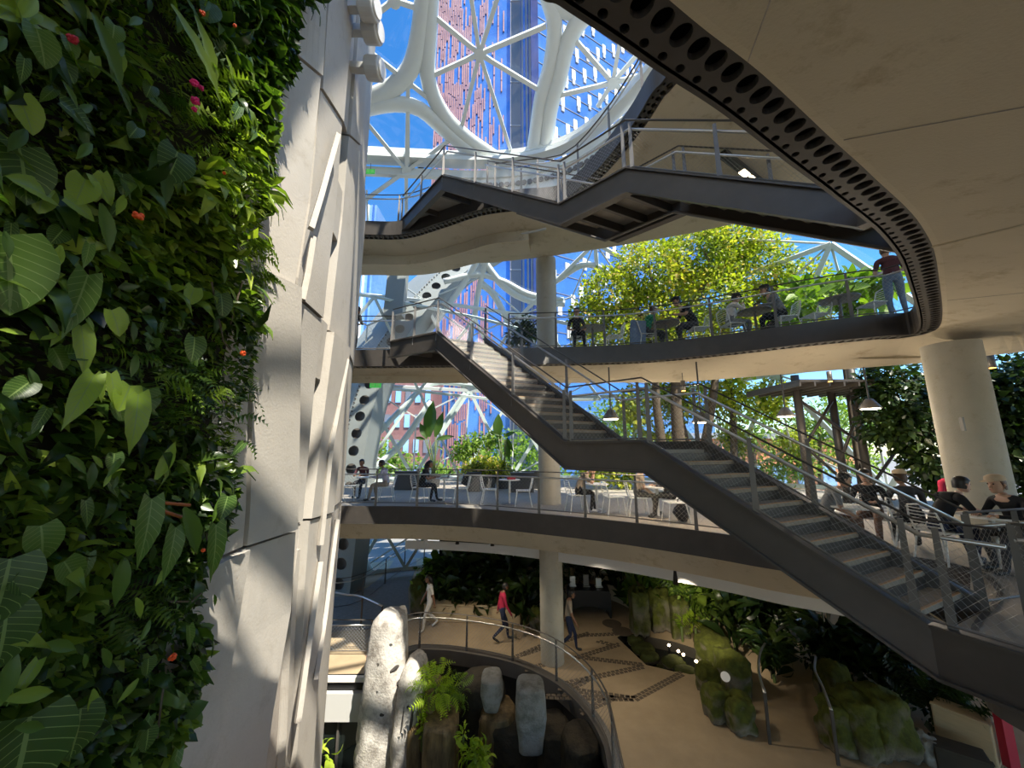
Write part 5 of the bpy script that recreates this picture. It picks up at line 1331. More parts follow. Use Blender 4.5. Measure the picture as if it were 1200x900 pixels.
# third floor
person('dark-clad man sitting at the left end of the third floor, by the column', f3(675, y3(675) + 1.0), TOWARD, 'sit', 'black_cloth', 'black_cloth', 'tan', arms='lap', lean=.05)
person('person in a green top and white cap at a third floor table', f3(757, y3(757) + 1.0), RIGHT_, 'sit', 'green_cloth', 'charcoal_cloth', 'tan', 'hair_brown', hat='white_cloth', arms='table', lean=.1, nod=.25)
person('man in a black top and cap leaning over a third floor table', f3(816, y3(816) + .9), LEFT, 'sit', 'black_cloth', 'charcoal_cloth', 'tan', hat='black_cloth', arms='table', lean=.35, nod=.3, scale=1.06)
person('person in a white shirt and dark cap looking at a phone', f3(856, y3(856) + .9), RIGHT_, 'sit', 'white_cloth', 'grey_cloth', 'tan', hat='black_cloth', arms='face', lean=.08, nod=.3, sleeve=True)
person('man in a grey jacket and dark cap with his back to the right', f3(920, y3(920) + .9), face(-.9, .3), 'sit', 'grey_cloth', 'black_cloth', 'tan', hat='black_cloth', arms='table', lean=.22, sleeve=True, scale=1.05)
person('standing woman in a dark top and pale jeans at the third floor rail', f3(1056, y3(1056) + .75), face(.5, .8), 'stand', 'plum_cloth', 'jean_cloth', 'pale', 'hair_brown', arms='front', lean=.1)
p = at_y(413, 400, 11.0); p[2] = Z3
person('dark-clad person behind the mesh rail at the left end of the third floor', p, face(.4, 1), 'stand', 'black_cloth', 'charcoal_cloth', 'brown', arms='front', lean=.05, sleeve=True)
# ground floor
person('woman in white with long black hair walking on the ground floor', at_z(503, 738, 0), face(-.75, -.35), 'walk', 'white_cloth', 'white_cloth', 'brown', 'hair_black', long_hair=True, arms='side', lean=0, scale=1.0, shoes='shoe_white')
person('person in a crimson top and jeans walking past the dark plants', at_z(588, 752, 0), face(.9, .25), 'walk', 'crimson_cloth', 'navy_cloth', 'brown', 'hair_black', arms='side', lean=.05, sleeve=True, scale=1.0)
person('man in a beige shirt walking just right of the round column', at_z(667, 764, 0), face(1, -.1), 'walk', 'beige_cloth', 'navy_cloth', 'brown', 'hair_black', arms='side', lean=.05)
p = f3(752, y3(752) + 1.05); m = MB(); m.bar(p + V(-.16, -.18, .86), p + V(-.22, -.18, .15), .08, .42, up=(1, 0, 0), w2=0.12); tag(m.build('jacket', 'jean_cloth'), 'blue denim jacket hanging over the chair of the person in green', 'jacket')

# ================================================================== ROCKS, POTS, GROUND PLANTING
def boulder(label, c, s, material, group=None, seed=0, jit=0.28, freq=1.3, name='boulder', sub=4, boxy=0.5, rz=0.0, bottom=None):
    bm = bmesh.new(); bmesh.ops.create_icosphere(bm, subdivisions=sub, radius=1.0)
    vs = []
    for v in bm.verts:
        q = v.co.copy(); mx = max(abs(q.x), abs(q.y), abs(q.z)); q = q.lerp(q / mx, boxy)
        k = 1 + jit * noise.noise(Vector((q.x * freq + seed * 9.1, q.y * freq - seed * 4.7, q.z * freq + seed))) + jit * .35 * noise.noise(Vector((q.x * 4 + seed, q.y * 4, q.z * 4)))
        q *= k; x, y = q.x * s[0], q.y * s[1]; vs.append((c[0] + x * math.cos(rz) - y * math.sin(rz), c[1] + x * math.sin(rz) + y * math.cos(rz), c[2] + q.z * s[2]))
    fs = [tuple(v.index for v in f.verts) for f in bm.faces]; bm.free()
    m = MB(); m.v = vs; m.f = fs; o = m.build(name, material, None, smooth=True); tag(o, label, 'rock', group); return o
def px_boulder(x0, x1, y0, y1, label, material='mossy_rock', group=None, seed=0, depth=1.0, z0=0.0, **kw):
    b = at_z((x0 + x1) / 2, y1, z0); Y = b[1] + 0.1; l, r = at_y(x0, (y0 + y1) / 2, Y), at_y(x1, (y0 + y1) / 2, Y); top = at_y((x0 + x1) / 2, y0, Y)
    w = abs(r[0] - l[0]) / 2 * .88; h = (top[2] - z0) / 2
    return boulder(label, (b[0], b[1] + w * depth * .75, z0 + h * 0.92), (w, w * depth, h * 1.05), material, group, seed, name='mossy_rock' if 'moss' in material else 'boulder', **kw)
MG = 'mossy rocks by the stepping-stone pool'
px_boulder(821, 850, 781, 815, 'mossy rock with golden-green top, left front of the near mossy cluster', seed=1, group=MG)
px_boulder(832, 862, 805, 850, 'squat mossy rock with a bare grey front, middle front of the near cluster', seed=2, group=MG)
px_boulder(858, 893, 817, 864, 'mossy rock at the right front of the near cluster, beside the steel handrail', seed=3, group=MG)
px_boulder(848, 888, 766, 822, 'tall dark green mossy rock behind the white sign disc', seed=4, group=MG)
px_boulder(824, 866, 750, 790, 'broad mossy block at the back of the near cluster', seed=5, group=MG)
px_boulder(862, 898, 722, 748, 'rounded mossy rock among the ferns, farther back on the right', seed=6, group=MG)
px_boulder(824, 852, 738, 760, 'low mossy rock just behind the garden lights', seed=16, group=MG)
px_boulder(741, 764, 690, 746, 'dark square mossy pillar at the left corner of the pool', seed=7, group=MG, boxy=.8)
px_boulder(764, 790, 694, 742, 'dark mossy pillar second from the left behind the pool', seed=8, group=MG, boxy=.8)
px_boulder(788, 812, 702, 748, 'dark mossy pillar third from the left behind the pool', seed=9, group=MG, boxy=.8)
px_boulder(478, 500, 676, 722, 'tall mossy rock beside the ramp, behind the woman in white', seed=10)
px_boulder(620, 640, 709, 740, 'mossy rock left of the round column at the end of the bench', seed=11)
RG = 'mossy rocks in the right rear planter'
px_boulder(974, 1010, 780, 838, 'mossy rock behind the pale sign disc', seed=12, group=RG)
px_boulder(978, 1020, 826, 890, 'mossy rock at the left front corner of the right rear planter', seed=13, group=RG)
px_boulder(1002, 1052, 816, 896, 'tall mossy rock second from the left in the right rear planter', seed=14, group=RG)
px_boulder(1034, 1086, 812, 898, 'wide mossy rock third from the left in the right rear planter', seed=15, group=RG)
px_boulder(1082, 1112, 862, 900, 'low bare rock at the left end of the lower right wooden edge', 'grey_rock', seed=17)
for i, (x0, x1, y0, y1, lb) in enumerate(((735, 754, 742, 751, 'mossy stepping pad farthest back in the dark pool'), (740, 767, 750, 761, 'mossy stepping pad second from the back in the dark pool'), (750, 772, 760, 771, 'small mossy stepping pad at the left side of the dark pool'), (776, 803, 764, 778, 'wide mossy stepping pad beside the garden lights'), (790, 818, 777, 789, 'mossy stepping pad nearest the tan floor'))):
    c = at_z((x0 + x1) / 2, (y0 + y1) / 2, 0.02); w = abs(at_z(x1, y1, 0)[0] - at_z(x0, y1, 0)[0]) / 2
    boulder(lb, (c[0], c[1], -0.10), (w, w * 0.85, 0.13), 'moss_pad', 'stepping pads in the pool', seed=30 + i, name='stepping_stone', sub=3, boxy=.35, jit=.12)

# the pale standing rock in the pit: two fused lobes
bm = bmesh.new(); bmesh.ops.create_icosphere(bm, subdivisions=5, radius=1.0)
Yr = 10.9
def slab_rock(name, label, prof_px, Y, depth, material, seed, parent_label='rock', jit=.16, sq=.8):
    """stone whose left and right outline follow (y, x_left, x_right) rows"""
    n = 28; m = MB(); rows = []
    for (py, xl, xr) in prof_px:
        a, b = at_y(xl, py, Y), at_y(xr, py, Y); rows.append((a[2], (a[0] + b[0]) / 2, (b[0] - a[0]) / 2))
    rows.sort(); zs = np.linspace(rows[0][0], rows[-1][0], 40); cx = np.interp(zs, [r[0] for r in rows], [r[1] for r in rows]); hw = np.interp(zs, [r[0] for r in rows], [r[2] for r in rows])
    for z, c, w in zip(zs, cx, hw):
        dd = depth * min(1, w / max(hw) + .25)
        for k in range(n):
            a = 2 * PI * k / n; q = Vector((math.cos(a), math.sin(a), z * .8)); rr_ = 1 + jit * noise.noise(q * 1.6 + Vector((seed, seed * 2, 0))) + jit * .5 * noise.noise(q * 5 + Vector((seed, 0, 0)))
            ca, sa = math.cos(a), math.sin(a); m.v.append((c + w * rr_ * math.copysign(abs(ca) ** sq, ca), Y + .2 + dd * rr_ * math.copysign(abs(sa) ** sq, sa), z))
    k_ = len(zs)
    for i in range(k_ - 1):
        for k in range(n): m.f.append((i * n + k, i * n + (k + 1) % n, (i + 1) * n + (k + 1) % n, (i + 1) * n + k)); m.m.append(0)
    m.f += [tuple(range(n))[::-1], tuple((k_ - 1) * n + k for k in range(n))]; m.m += [0, 0]
    o = m.build(name, material, None, smooth=True); return tag(o, label, parent_label)
slab_rock('standing_rock', 'tall pale standing rock rising beside the bridge', [(720, 445, 464), (723, 438, 472), (735, 434, 474), (760, 432, 474), (800, 426, 476), (850, 419, 480), (900, 414, 484), (960, 408, 490), (1040, 402, 496)], 10.35, .62, 'pale_rock', 3)
slab_rock('standing_rock', 'lower pale rock lobe with dark cracks, right of the tall standing rock', [(774, 480, 490), (780, 474, 496), (795, 468, 498), (840, 462, 496), (900, 456, 492), (1000, 448, 494)], 10.0, .6, 'pale_rock', 8)
slab_rock('standing_rock', 'small pale rock tip just behind the tall standing rock', [(716, 464, 472), (722, 458, 474), (740, 456, 474), (780, 456, 474)], 10.95, .25, 'pale_rock', 5)
mat('crack', (0.05, 0.045, 0.04), 0.9)
for i_, (nm, lst, Yc) in enumerate((('standing_rock', ((456, 791, 7, 3, -.4), (441, 782, 3, 2, .3), (447, 842, 7, 4, -.5), (463, 808, 4, 5, .6), (440, 815, 3, 2, 0), (455, 760, 2.5, 1.5, .2)), 9.93), ('standing_rock.001', ((470, 860, 1.6, 26, .05), (482, 845, 1.4, 18, .1), (478, 830, 3, 2, .4)), 9.62))):
    for (px, py, w_, h_, an_) in lst:
        c = at_y(px, py, Yc); vv = np.array([v.co[:] for v in bpy.data.objects[nm].data.vertices]); near_ = vv[np.hypot(vv[:, 0] - c[0], vv[:, 2] - c[2]) < .16]; c[1] = (near_[np.argmin(np.hypot(near_[:, 0] - c[0], near_[:, 2] - c[2]) + np.maximum(0, near_[:, 1] - near_[:, 1].min()) * .6), 1] if len(near_) else Yc) + .105; m = MB(); m.ico((0, 0, 0), 1, 2, (w_ / F * 10, .13, h_ / F * 10), jit=.35, seed=px); ro = Matrix.Rotation(an_, 3, 'Y')
        m.v = [tuple(np.array(ro @ Vector(q)) + c) for q in m.v]; m.build('crack', 'crack', bpy.data.objects[nm])
for x0, x1, y0, y1, Y, lb, sd_ in ((563, 590, 796, 832, 9.9, 'grey block of stone on a ledge in the pit', 21), (604, 641, 806, 880, 9.4, 'tall grey stone standing at the right in the pit', 22)):
    slab_rock('pit_stone', lb, [(y0, x0 + 5, x1 - 7), (y0 + 2, x0 + 1, x1 - 3), ((y0 + y1) / 2, x0, x1), (y1, x0 + 4, x1 - 5)], Y, .35, 'grey_rock', sd_, jit=.08, sq=.5)
# wet ledges and stumps of the waterfall
for i, (x0, x1, y0, y1, Y, mt, lb) in enumerate(((497, 515, 806, 850, 9.9, 'stump', 'brown stump under the bright fern'), (495, 536, 846, 960, 9.3, 'stump', 'ochre wet stump with a rounded top in the pit'), (477, 498, 850, 960, 9.7, 'stump', 'narrow ochre post of rock beside the pale rock'),
        (536, 590, 800, 960, 10.6, 'wet_rock', 'black wet ledge behind the fern in the pit'), (575, 640, 850, 960, 9.9, 'wet_rock', 'black wet ledge under the grey stones'), (560, 606, 836, 900, 10.1, 'stump', 'brown tapering ledge below the grey block'), (630, 672, 855, 960, 9.6, 'wet_rock', 'dark wet boulder below the pit rail'), (660, 705, 870, 960, 9.0, 'wet_rock', 'dark wet boulder at the right rim of the pit'))):
    slab_rock('pit_rock', lb, [(y0, x0 + 4, x1 - 4), (y0 + 6, x0, x1), (y1, x0 - 2, x1 + 2)], Y, .5, mt, 40 + i, jit=.15)
# pit water and sunlit pool floor at the far lower left

# ================================================================== LIVING WALL ON THE CORE
FB = edge_fn([(348, -40), (338, 0), (318, 60), (300, 130), (283, 250), (272, 330), (264, 420), (246, 500), (240, 580), (222, 650), (202, 730), (182, 800), (166, 870), (150, 960)])
th0 = on_drum(-120, 450)[0] - 0.03
lw = thing('living_wall', 'dense living wall of mixed green foliage covering the concrete core at the left', 'plant wall', drum(0.03, 2.0, TR))
m = MB(); zz = np.linspace(1.5, 11.5, 40)
for k in range(8):
    u0, u1 = k / 8, (k + 1) / 8
    m.strip([drum(th0 + (FB(z) - 0.012 - th0) * u1, z, TR + 0.10) for z in zz], [drum(th0 + (FB(z) - 0.012 - th0) * u0, z, TR + 0.10) for z in zz])
m.build('planting_felt', 'soil', lw)
def nz(t, z, f, s): return noise.noise(Vector((t * TR * f + s * 13.7, z * f, s * 5.1)))
pools = {'ovate': [], 'heart': [], 'fern': [], 'strap': [], 'fine': []}
N = 46000; zs_ = rng.uniform(1.5, 11.5, N); us = rng.random(N); ds = rng.random(N)
for z, u, d_ in zip(zs_, us, ds):
    tb = FB(z) + 0.012 * nz(0.3, z, 2.2, 9) ; t = th0 + (tb - th0) * u
    bump_ = 0.16 + 0.16 * nz(t, z, 1.6, 1) + 0.08 * nz(t, z, 4.0, 2)
    dens = nz(t, z, 2.4, 3)
    if dens < -0.38 and d_ > 0.5: continue
    edge = min(1, (tb - t) / 0.02)
    r = TR + 0.10 + max(0.02, bump_) * (0.25 + 0.75 * d_) * (0.35 + 0.65 * edge)
    k = nz(t, z, 1.5, 4) + 0.35 * nz(t, z, 5, 5)
    kind = 'heart' if k > 0.22 else 'fern' if k < -0.42 else 'strap' if (-0.08 < k < -0.03) else 'fine' if k < -0.15 else 'ovate'
    pools[kind].append((t, z, r, 0.5 + 0.55 * nz(t, z, 1.1, 6)))
for kind, size, tpl, keep in (('ovate', (0.045, 0.11), 'ovate', 1), ('heart', (0.05, 0.12), 'heart', 0.7), ('fern', (0.12, 0.24), 'fern', 0.22), ('strap', (0.12, 0.26), 'strap', 0.45), ('fine', (0.03, 0.065), 'ovate', 1)):
    L = [q for q in pools[kind] if rng.random() < keep]
    if not L: continue
    pos = np.array([drum(t, z, r) for t, z, r, b in L]); out = np.array([(math.cos(t), math.sin(t), 0.15) for t, z, r, b in L])
    tt = np.clip(np.array([b for *_, b in L]) * 0.75 + rng.normal(0.0, 0.2, len(L)), 0, 1)
    leaf_cloud({'ovate': 'small_leaf', 'heart': 'heart_leaf', 'fern': 'fern_frond', 'strap': 'strap_leaf', 'fine': 'fine_leaf'}[kind], pos, out, size, tpl, 'leaf_wall', lw, droop=0.55, spread=0.55, tints=tt)

def big_leaf_mesh(shape, tint, material):
    m = bpy.data.meshes.new('leaf_blade'); nu, nv = 4, 9; vs = []; uv = []
    for j in range(nv + 1):
        v = j / nv
        if shape == 'long': w = 0.17 * math.sin(PI * min(1, 0.22 + v * 0.80)) ** 0.8 * (1 - v ** 6)
        elif shape == 'lance': w = 0.15 * math.sin(PI * (0.08 + v * 0.92)) ** 1.1
        else: w = 0.40 * math.sin(PI * (0.20 + v * 0.80)) ** 0.75
        for i in range(-nu // 2, nu // 2 + 1):
            u = i / (nu / 2); vv = v - (0.10 * abs(u) * (1 - v) if shape != 'lance' else 0)
            vs.append((w * u, vv, 0.30 * w * abs(u) - 0.16 * v * v + 0.012 * math.sin(v * 26) * abs(u))); uv.append((u, v))
    fs = []; row = nu + 1
    for j in range(nv):
        for i in range(nu): a = j * row + i; fs.append((a, a + 1, a + row + 1, a + row))
    m.from_pydata(vs, [], fs); l = m.uv_layers.new(name='UVMap')
    for lp in m.loops: l.data[lp.index].uv = uv[lp.vertex_index]
    a = m.attributes.new('tint', 'FLOAT', 'POINT'); a.data.foreach_set('value', [tint] * len(vs)); m.materials.append(MATS[material])
    m.polygons.foreach_set('use_smooth', [True] * len(m.polygons)); return m
BLM = {(s, k): big_leaf_mesh(s, t_, mt) for s, mt in (('long', 'leaf_vein'), ('lance', 'leaf_big'), ('round', 'leaf_vein')) for k, t_ in enumerate((0.15, 0.5, 0.95))}
def frame(y, n):
    y = unit(np.array(y, float)); x = unit(np.cross(y, n)); z = np.cross(x, y); return Matrix(((x[0], y[0], z[0], 0), (x[1], y[1], z[1], 0), (x[2], y[2], z[2], 0), (0, 0, 0, 1)))
def place_leaf(mesh, p, y, n, s, parent, name='large_leaf', label=None):
    o = bpy.data.objects.new(name, mesh); COL.objects.link(o); o.parent = parent
    q = np.array(p) - ORG[parent.name]; sc_ = (s, s, s) if np.isscalar(s) else s
    o.matrix_local = Matrix.Translation(Vector(q)) @ frame(y, n) @ Matrix.Diagonal((*sc_, 1))
    if label: o['label'] = label
    return o
def wall_leaf(px, py, length_px, ang, shape, k, off=0.36, label=None):
    """leaf whose stalk end shows at (px,py); ang = direction of the tip in the picture, 90 = down"""
    t, z = on_drum(px, py, TR + off); p = np.array(drum(t, z, TR + off)); dist = np.linalg.norm(p - V(0, 0, EYE))
    tang = V(-math.sin(t), math.cos(t), 0); nrm = V(math.cos(t), math.sin(t), 0); a = R(ang)
    y = tang * math.cos(a) + V(0, 0, -1) * math.sin(a) + nrm * 0.12
    n = unit(nrm * 0.75 + V(0.25, -0.35, 0.45))
    s = length_px / F * dist * 0.86
    place_leaf(BLM[(shape, k)], p, y, n, s, lw, label=label)
for a in ((22, 172, 42, 75, 'round', 0, .34, 'large dark round leaf'), (8, 275, 62, 80, 'round', 1, .36, 'large pale-veined leaf at the left edge'), (103, 322, 62, 100, 'long', 1, .36, 'long dark ribbed leaf'), (95, 382, 46, 78, 'long', 2), (110, 440, 52, 110, 'long', 2, .4, 'broad pale-ribbed leaf'),
          (130, 438, 34, 75, 'long', 2), (162, 462, 58, 90, 'long', 2, .42, 'bright ribbed leaf catching the sun'), (178, 585, 62, 95, 'long', 1, .42, 'long hanging leaf on a red stalk'), (215, 595, 58, 62, 'lance', 1, .42, 'long hanging leaf beside its twin'), (253, 615, 56, 88, 'long', 1, .42, 'dark leaf hanging over the concrete'),
          (206, 618, 50, 98, 'long', 1, .40), (182, 562, 40, -70, 'lance', 2), (145, 652, 42, 92, 'lance', 1), (228, 395, 26, 90, 'round', 0), (60, 232, 26, 180, 'round', 2), (118, 238, 40, 70, 'lance', 1), (75, 232, 24, 10, 'round', 2), (48, 616, 30, 80, 'round', 1), (75, 658, 26, 60, 'round', 1),
          (12, 655, 48, 95, 'round', 0), (8, 715, 42, 90, 'round', 0, .36, 'round dark leaf with pale veins'), (50, 755, 30, 30, 'lance', 1), (18, 765, 38, 100, 'lance', 1), (35, 840, 62, 95, 'round', 0, .34, 'very large dark leaf at the lower left'), (95, 830, 34, 95, 'round', 0), (5, 820, 34, 20, 'lance', 2), (85, 128, 30, 60, 'lance', 0), (70, 120, 26, 10, 'round', 0),
          (200, 5, 66, 25, 'lance', 2, .4, 'broad bright split leaf at the top'), (228, 18, 48, 48, 'lance', 2), (108, 15, 46, 52, 'lance', 1), (193, 195, 36, 80, 'lance', 0), (208, 178, 36, 100, 'round', 0), (20, 110, 26, 60, 'round', 2), (108, 205, 24, 40, 'round', 2), (100, 210, 26, 100, 'round', 2)): wall_leaf(*a)
rl = random.Random(3)
for i in range(170):
    px, py = rl.uniform(-5, 300), rl.uniform(-5, 900); z = on_drum(px, py, TR + .3)[1]; t = on_drum(px, py, TR + .3)[0]
    if t > FB(z) - 0.01: continue
    wall_leaf(px, py, rl.uniform(12, 27), rl.gauss(88, 35), rl.choice(('lance', 'long', 'round', 'lance')), rl.choice((0, 0, 1, 1, 2)), rl.uniform(.26, .40))
# stalks and trailing stems at the edge
for pts in ([(178, 588), (200, 590), (222, 592)], [(188, 598), (212, 606)]):
    m = MB(); m.tube([drum(*on_drum(*p, TR + .38), TR + .38) for p in pts], 0.008, 6); m.build('stalk', 'red_stem', lw)
for pts in ([(195, 780), (188, 830), (184, 865)], [(200, 705), (225, 705), (236, 695)], [(248, 330), (262, 400), (270, 410)], [(325, 10), (338, 18), (346, 28)], [(270, 380), (284, 330)]):
    m = MB(); m.tube([drum(*on_drum(*p, TR + .30), TR + .30) for p in pts], 0.005, 5); m.build('stem', 'bark', lw)
for px, py, mt, s in ((228, 98, 'flower_pink', 6), (236, 103, 'flower_pink', 4), (229, 118, 'flower_pink', 6), (228, 128, 'flower_pink', 4), (162, 253, 'flower_orange', 6), (85, 45, 'red', 5), (285, 414, 'flower_orange', 5), (237, 15, 'flower_orange', 4), (275, 30, 'flower_orange', 3), (263, 203, 'flower_orange', 3), (238, 645, 'flower_orange', 3), (202, 770, 'flower_orange', 5)):
    t, z = on_drum(px, py, TR + .42); c = np.array(drum(t, z, TR + .42)); r = s / F * 1.5; m = MB()
    for k in range(12):
        d = unit(V(*[rl.gauss(0, 1) for _ in range(3)])); m.ico(c + d * r * .55, r * .5, 1)
    m.build('flower', mt, lw)
# trailing vine at the foot of the core
vn = thing('trailing_vine', 'small trailing vine hanging at the foot of the concrete core', 'plant', drum(0.48, 0.5, TR + .1))
pos = np.array([drum(0.475 + rl.uniform(0, .02), rl.uniform(-1.3, .3), TR + .15 + rl.uniform(0, .2)) for _ in range(260)]); leaf_cloud('foliage', pos, np.tile([0.9, -.3, .1], (260, 1)), (0.06, .12), 'heart', 'leaf_dark', vn)
m = MB(); m.tube([drum(0.48, .6, TR + .2), drum(.482, -.4, TR + .24), drum(.478, -1.5, TR + .2)], .01, 5); m.build('stem', 'bark', vn)

# ================================================================== TREES AND PLANTS
def tree(name, label, blobs, n, size, tpl, material, trunk, group=None, droop=.35, tint=(0, 1), shell=.5, cat='tree'):
    base = trunk[0][0][0]; t = thing(name, label, cat, base, 0, group)
    pos, u = blob_points(blobs, n, shell=shell); u[:, 2] += .25
    hz_ = np.clip(np.array([noise.noise(Vector(p * .9)) for p in pos]) * .5 + .45, 0, 1)
    leaf_cloud('foliage', pos, u, size, tpl, material, t, droop=droop, tints=np.clip(hz_ * .7 + rng.normal(0, .22, len(pos)) + .2, *tint))
    for path, r in trunk:
        q = smooth_path(path, max(6, 4 * len(path))); rr_ = np.linspace(r, r * .45, len(q)); m = MB(); m.tube(q, rr_, 8); m.build('trunk' if r > .09 else 'branch', 'bark', t, smooth=True)
    return t
def B(px, py, Y, rx, ry=None, rz=None): return (at_y(px, py, Y), (rx, ry or rx, rz or rx))
YT = 14.6
tb = at_y(800, 560, YT); tb[2] = Z2
def TP(px, py, Y=YT): return at_y(px, py, Y)
tree('broad_tree', 'large sunlit tree with small yellow-green leaves behind the third floor diners',
     [B(712, 345, YT, 1.25), B(690, 372, YT, .9), B(760, 318, YT, 1.6), B(760, 372, YT + .4, 1.4), B(820, 300, YT + .3, 1.8), B(830, 350, YT, 1.6), B(885, 315, YT + .2, 1.6), B(900, 355, YT + .3, 1.1), B(945, 330, YT + .4, 1.0), B(800, 396, YT, 1.4), B(730, 395, YT, 1.0), B(860, 390, YT, 1.3), B(910, 380, YT + .2, 1.2), B(770, 405, YT + .3, 1.2), B(690, 400, YT, .8), B(955, 355, YT + .3, 1.0), B(860, 280, YT + .5, 1.5)],
     42000, (.11, .23), 'ovate', 'leaf_tree', [([tb, TP(792, 470), TP(796, 410), TP(805, 370)], .30), ([tb + V(-.5, .1, 0), TP(770, 480), TP(765, 400), TP(745, 360)], .22), ([tb + V(.5, .1, 0), TP(835, 470), TP(845, 390), TP(860, 340)], .2), ([TP(796, 410), TP(770, 350), TP(760, 310)], .12), ([TP(805, 370), TP(830, 320), TP(825, 290)], .12), ([TP(845, 390), TP(900, 345), TP(930, 320)], .09), ([TP(765, 400), TP(715, 372), TP(700, 340)], .09)])
p0 = at_y(860, 560, 15.6); p0[2] = Z2
tree('understory_tree', 'leafy tree mass seen below the third floor, behind the stair landing',
     [B(740, 480, 15.5, 1.0), B(790, 465, 15.8, 1.3), B(850, 462, 15.6, 1.3), B(900, 470, 15.9, 1.1), B(770, 520, 15.8, 1.0), B(860, 515, 16.2, .9), B(700, 545, 16, .9), B(730, 560, 16, .7), B(930, 520, 16.5, .8)], 9000, (.12, .28), 'ovate', 'leaf_tree', [([p0, TP(858, 470, 15.6), TP(850, 440, 15.6)], .18), ([p0 + V(-1.6, 0, 0), TP(800, 500, 15.7), TP(790, 450, 15.7)], .2)], shell=.2, tint=(0, .8))
p0 = at_y(1140, 640, 10.2); p0[2] = Z2
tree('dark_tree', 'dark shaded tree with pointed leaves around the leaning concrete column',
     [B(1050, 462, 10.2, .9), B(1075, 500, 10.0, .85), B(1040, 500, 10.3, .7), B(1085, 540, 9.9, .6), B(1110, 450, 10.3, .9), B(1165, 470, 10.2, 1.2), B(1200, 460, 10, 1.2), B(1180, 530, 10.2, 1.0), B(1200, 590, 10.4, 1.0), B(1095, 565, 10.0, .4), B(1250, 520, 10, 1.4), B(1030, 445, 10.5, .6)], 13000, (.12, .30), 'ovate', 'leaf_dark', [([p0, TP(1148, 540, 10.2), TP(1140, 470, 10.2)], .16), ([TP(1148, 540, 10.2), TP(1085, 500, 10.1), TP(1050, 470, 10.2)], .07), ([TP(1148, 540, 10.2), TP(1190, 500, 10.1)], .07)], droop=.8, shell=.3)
p0 = at_y(985, 420, 12.5); p0[2] = Z2
tree('big_leaf_tree', 'young tree with large lobed leaves at the right end of the third floor', [B(940, 352, 12.6, .8), B(985, 342, 12.6, .8), B(1030, 335, 12.2, .7), B(915, 380, 12.8, .6), B(1010, 365, 12.4, .5)], 420, (.28, .55), 'heart', 'leaf_outside', [([p0, TP(985, 390, 12.5), TP(990, 350, 12.5)], .09)], shell=.3, droop=.2)
p0 = at_y(960, 560, 16.5); p0[2] = Z2
tree('palm_like_tree', 'loose green foliage behind the dark treehouse posts', [B(930, 545, 16.5, 1.0), B(965, 500, 16.8, 1.3), B(1005, 540, 16.6, 1.0), B(1030, 500, 17, 1.0), B(900, 560, 17, .8)], 2600, (.18, .42), 'strap', 'leaf_outside', [([p0, TP(960, 480, 16.5)], .1)], shell=.2)
# outside trees beyond the glass
for i, (bl, lb) in enumerate((([B(440, 545, 30, 2.4), B(470, 560, 30, 2.2), B(425, 580, 30, 2.0)], 'bright street tree beyond the glass, left of the tall banana plant'), ([B(560, 545, 32, 2.8), B(600, 535, 32, 2.8), B(640, 560, 32, 2.2), B(625, 520, 32, 2.0)], 'bright street tree beyond the glass, right of the tall banana plant'),
        ([B(515, 570, 34, 2.2), B(490, 580, 33, 1.6)], 'low street tree beyond the glass, behind the person in black'), ([B(470, 668, 26, 1.6), B(455, 690, 26, 1.2)], 'green bush outside the glass at the end of the ramp'), ([B(880, 500, 34, 3.0), B(940, 520, 34, 3.0), B(1000, 480, 36, 3.0)], 'street tree beyond the glass behind the treehouse frame'), ([B(720, 500, 34, 3), B(690, 540, 33, 2.4)], 'street tree beyond the glass behind the round column'))):
    p0 = bl[0][0].copy(); p0[2] = -.4; tree('street_tree', lb, bl, 2600, (.25, .55), 'ovate', 'leaf_outside', [([p0, bl[0][0]], .25)], 'street trees outside', shell=.3)

# banana-like plants and potted shrubs at the back of the second floor
def banana(px, base_py, Y, tops, label, tint=1):
    base = at_y(px, base_py, Y); base[2] = Z2; t = thing('banana_plant', label, 'plant', base)
    m = MB(); m.lathe([(.26, 0), (.33, .55), (.30, .55), (.28, .5)], 16, base); m.build('pot', 'pot', t, smooth=False)
    for (tx, ty, ex, ey, s) in tops:
        p = at_y(tx, ty, Y); e = at_y(ex, ey, Y); b = base + V(rl.uniform(-.1, .1), rl.uniform(-.1, .1), .5)
        m = MB(); m.tube([b, b * .5 + p * .5 + V(.03, 0, 0), p], [.05, .03, .018], 6); m.build('stalk', 'stem', t, smooth=True)
        L = np.linalg.norm(e - p); place_leaf(BLM[('lance', tint)], p, e - p, unit(V(rl.uniform(-.5, .5), -1, .3)), (L * s * .62, L, L), t, 'leaf_blade')
    return t
banana(507, 590, 16.8, [(503, 512, 505, 468, 2.0), (510, 512, 519, 482, 1.7), (500, 514, 492, 495, 2.2), (498, 515, 486, 512, 1.7), (512, 515, 532, 510, 1.6), (520, 528, 512, 522, 1.4)], 'tall banana-like plant standing behind the person in black', 0)
banana(589, 590, 16.2, [(584, 512, 583, 484, 2.4), (590, 512, 604, 505, 1.8), (588, 510, 576, 505, 2.2), (592, 515, 597, 540, 1.6), (594, 513, 601, 530, 1.6)], 'second banana-like plant left of the round column', 0)
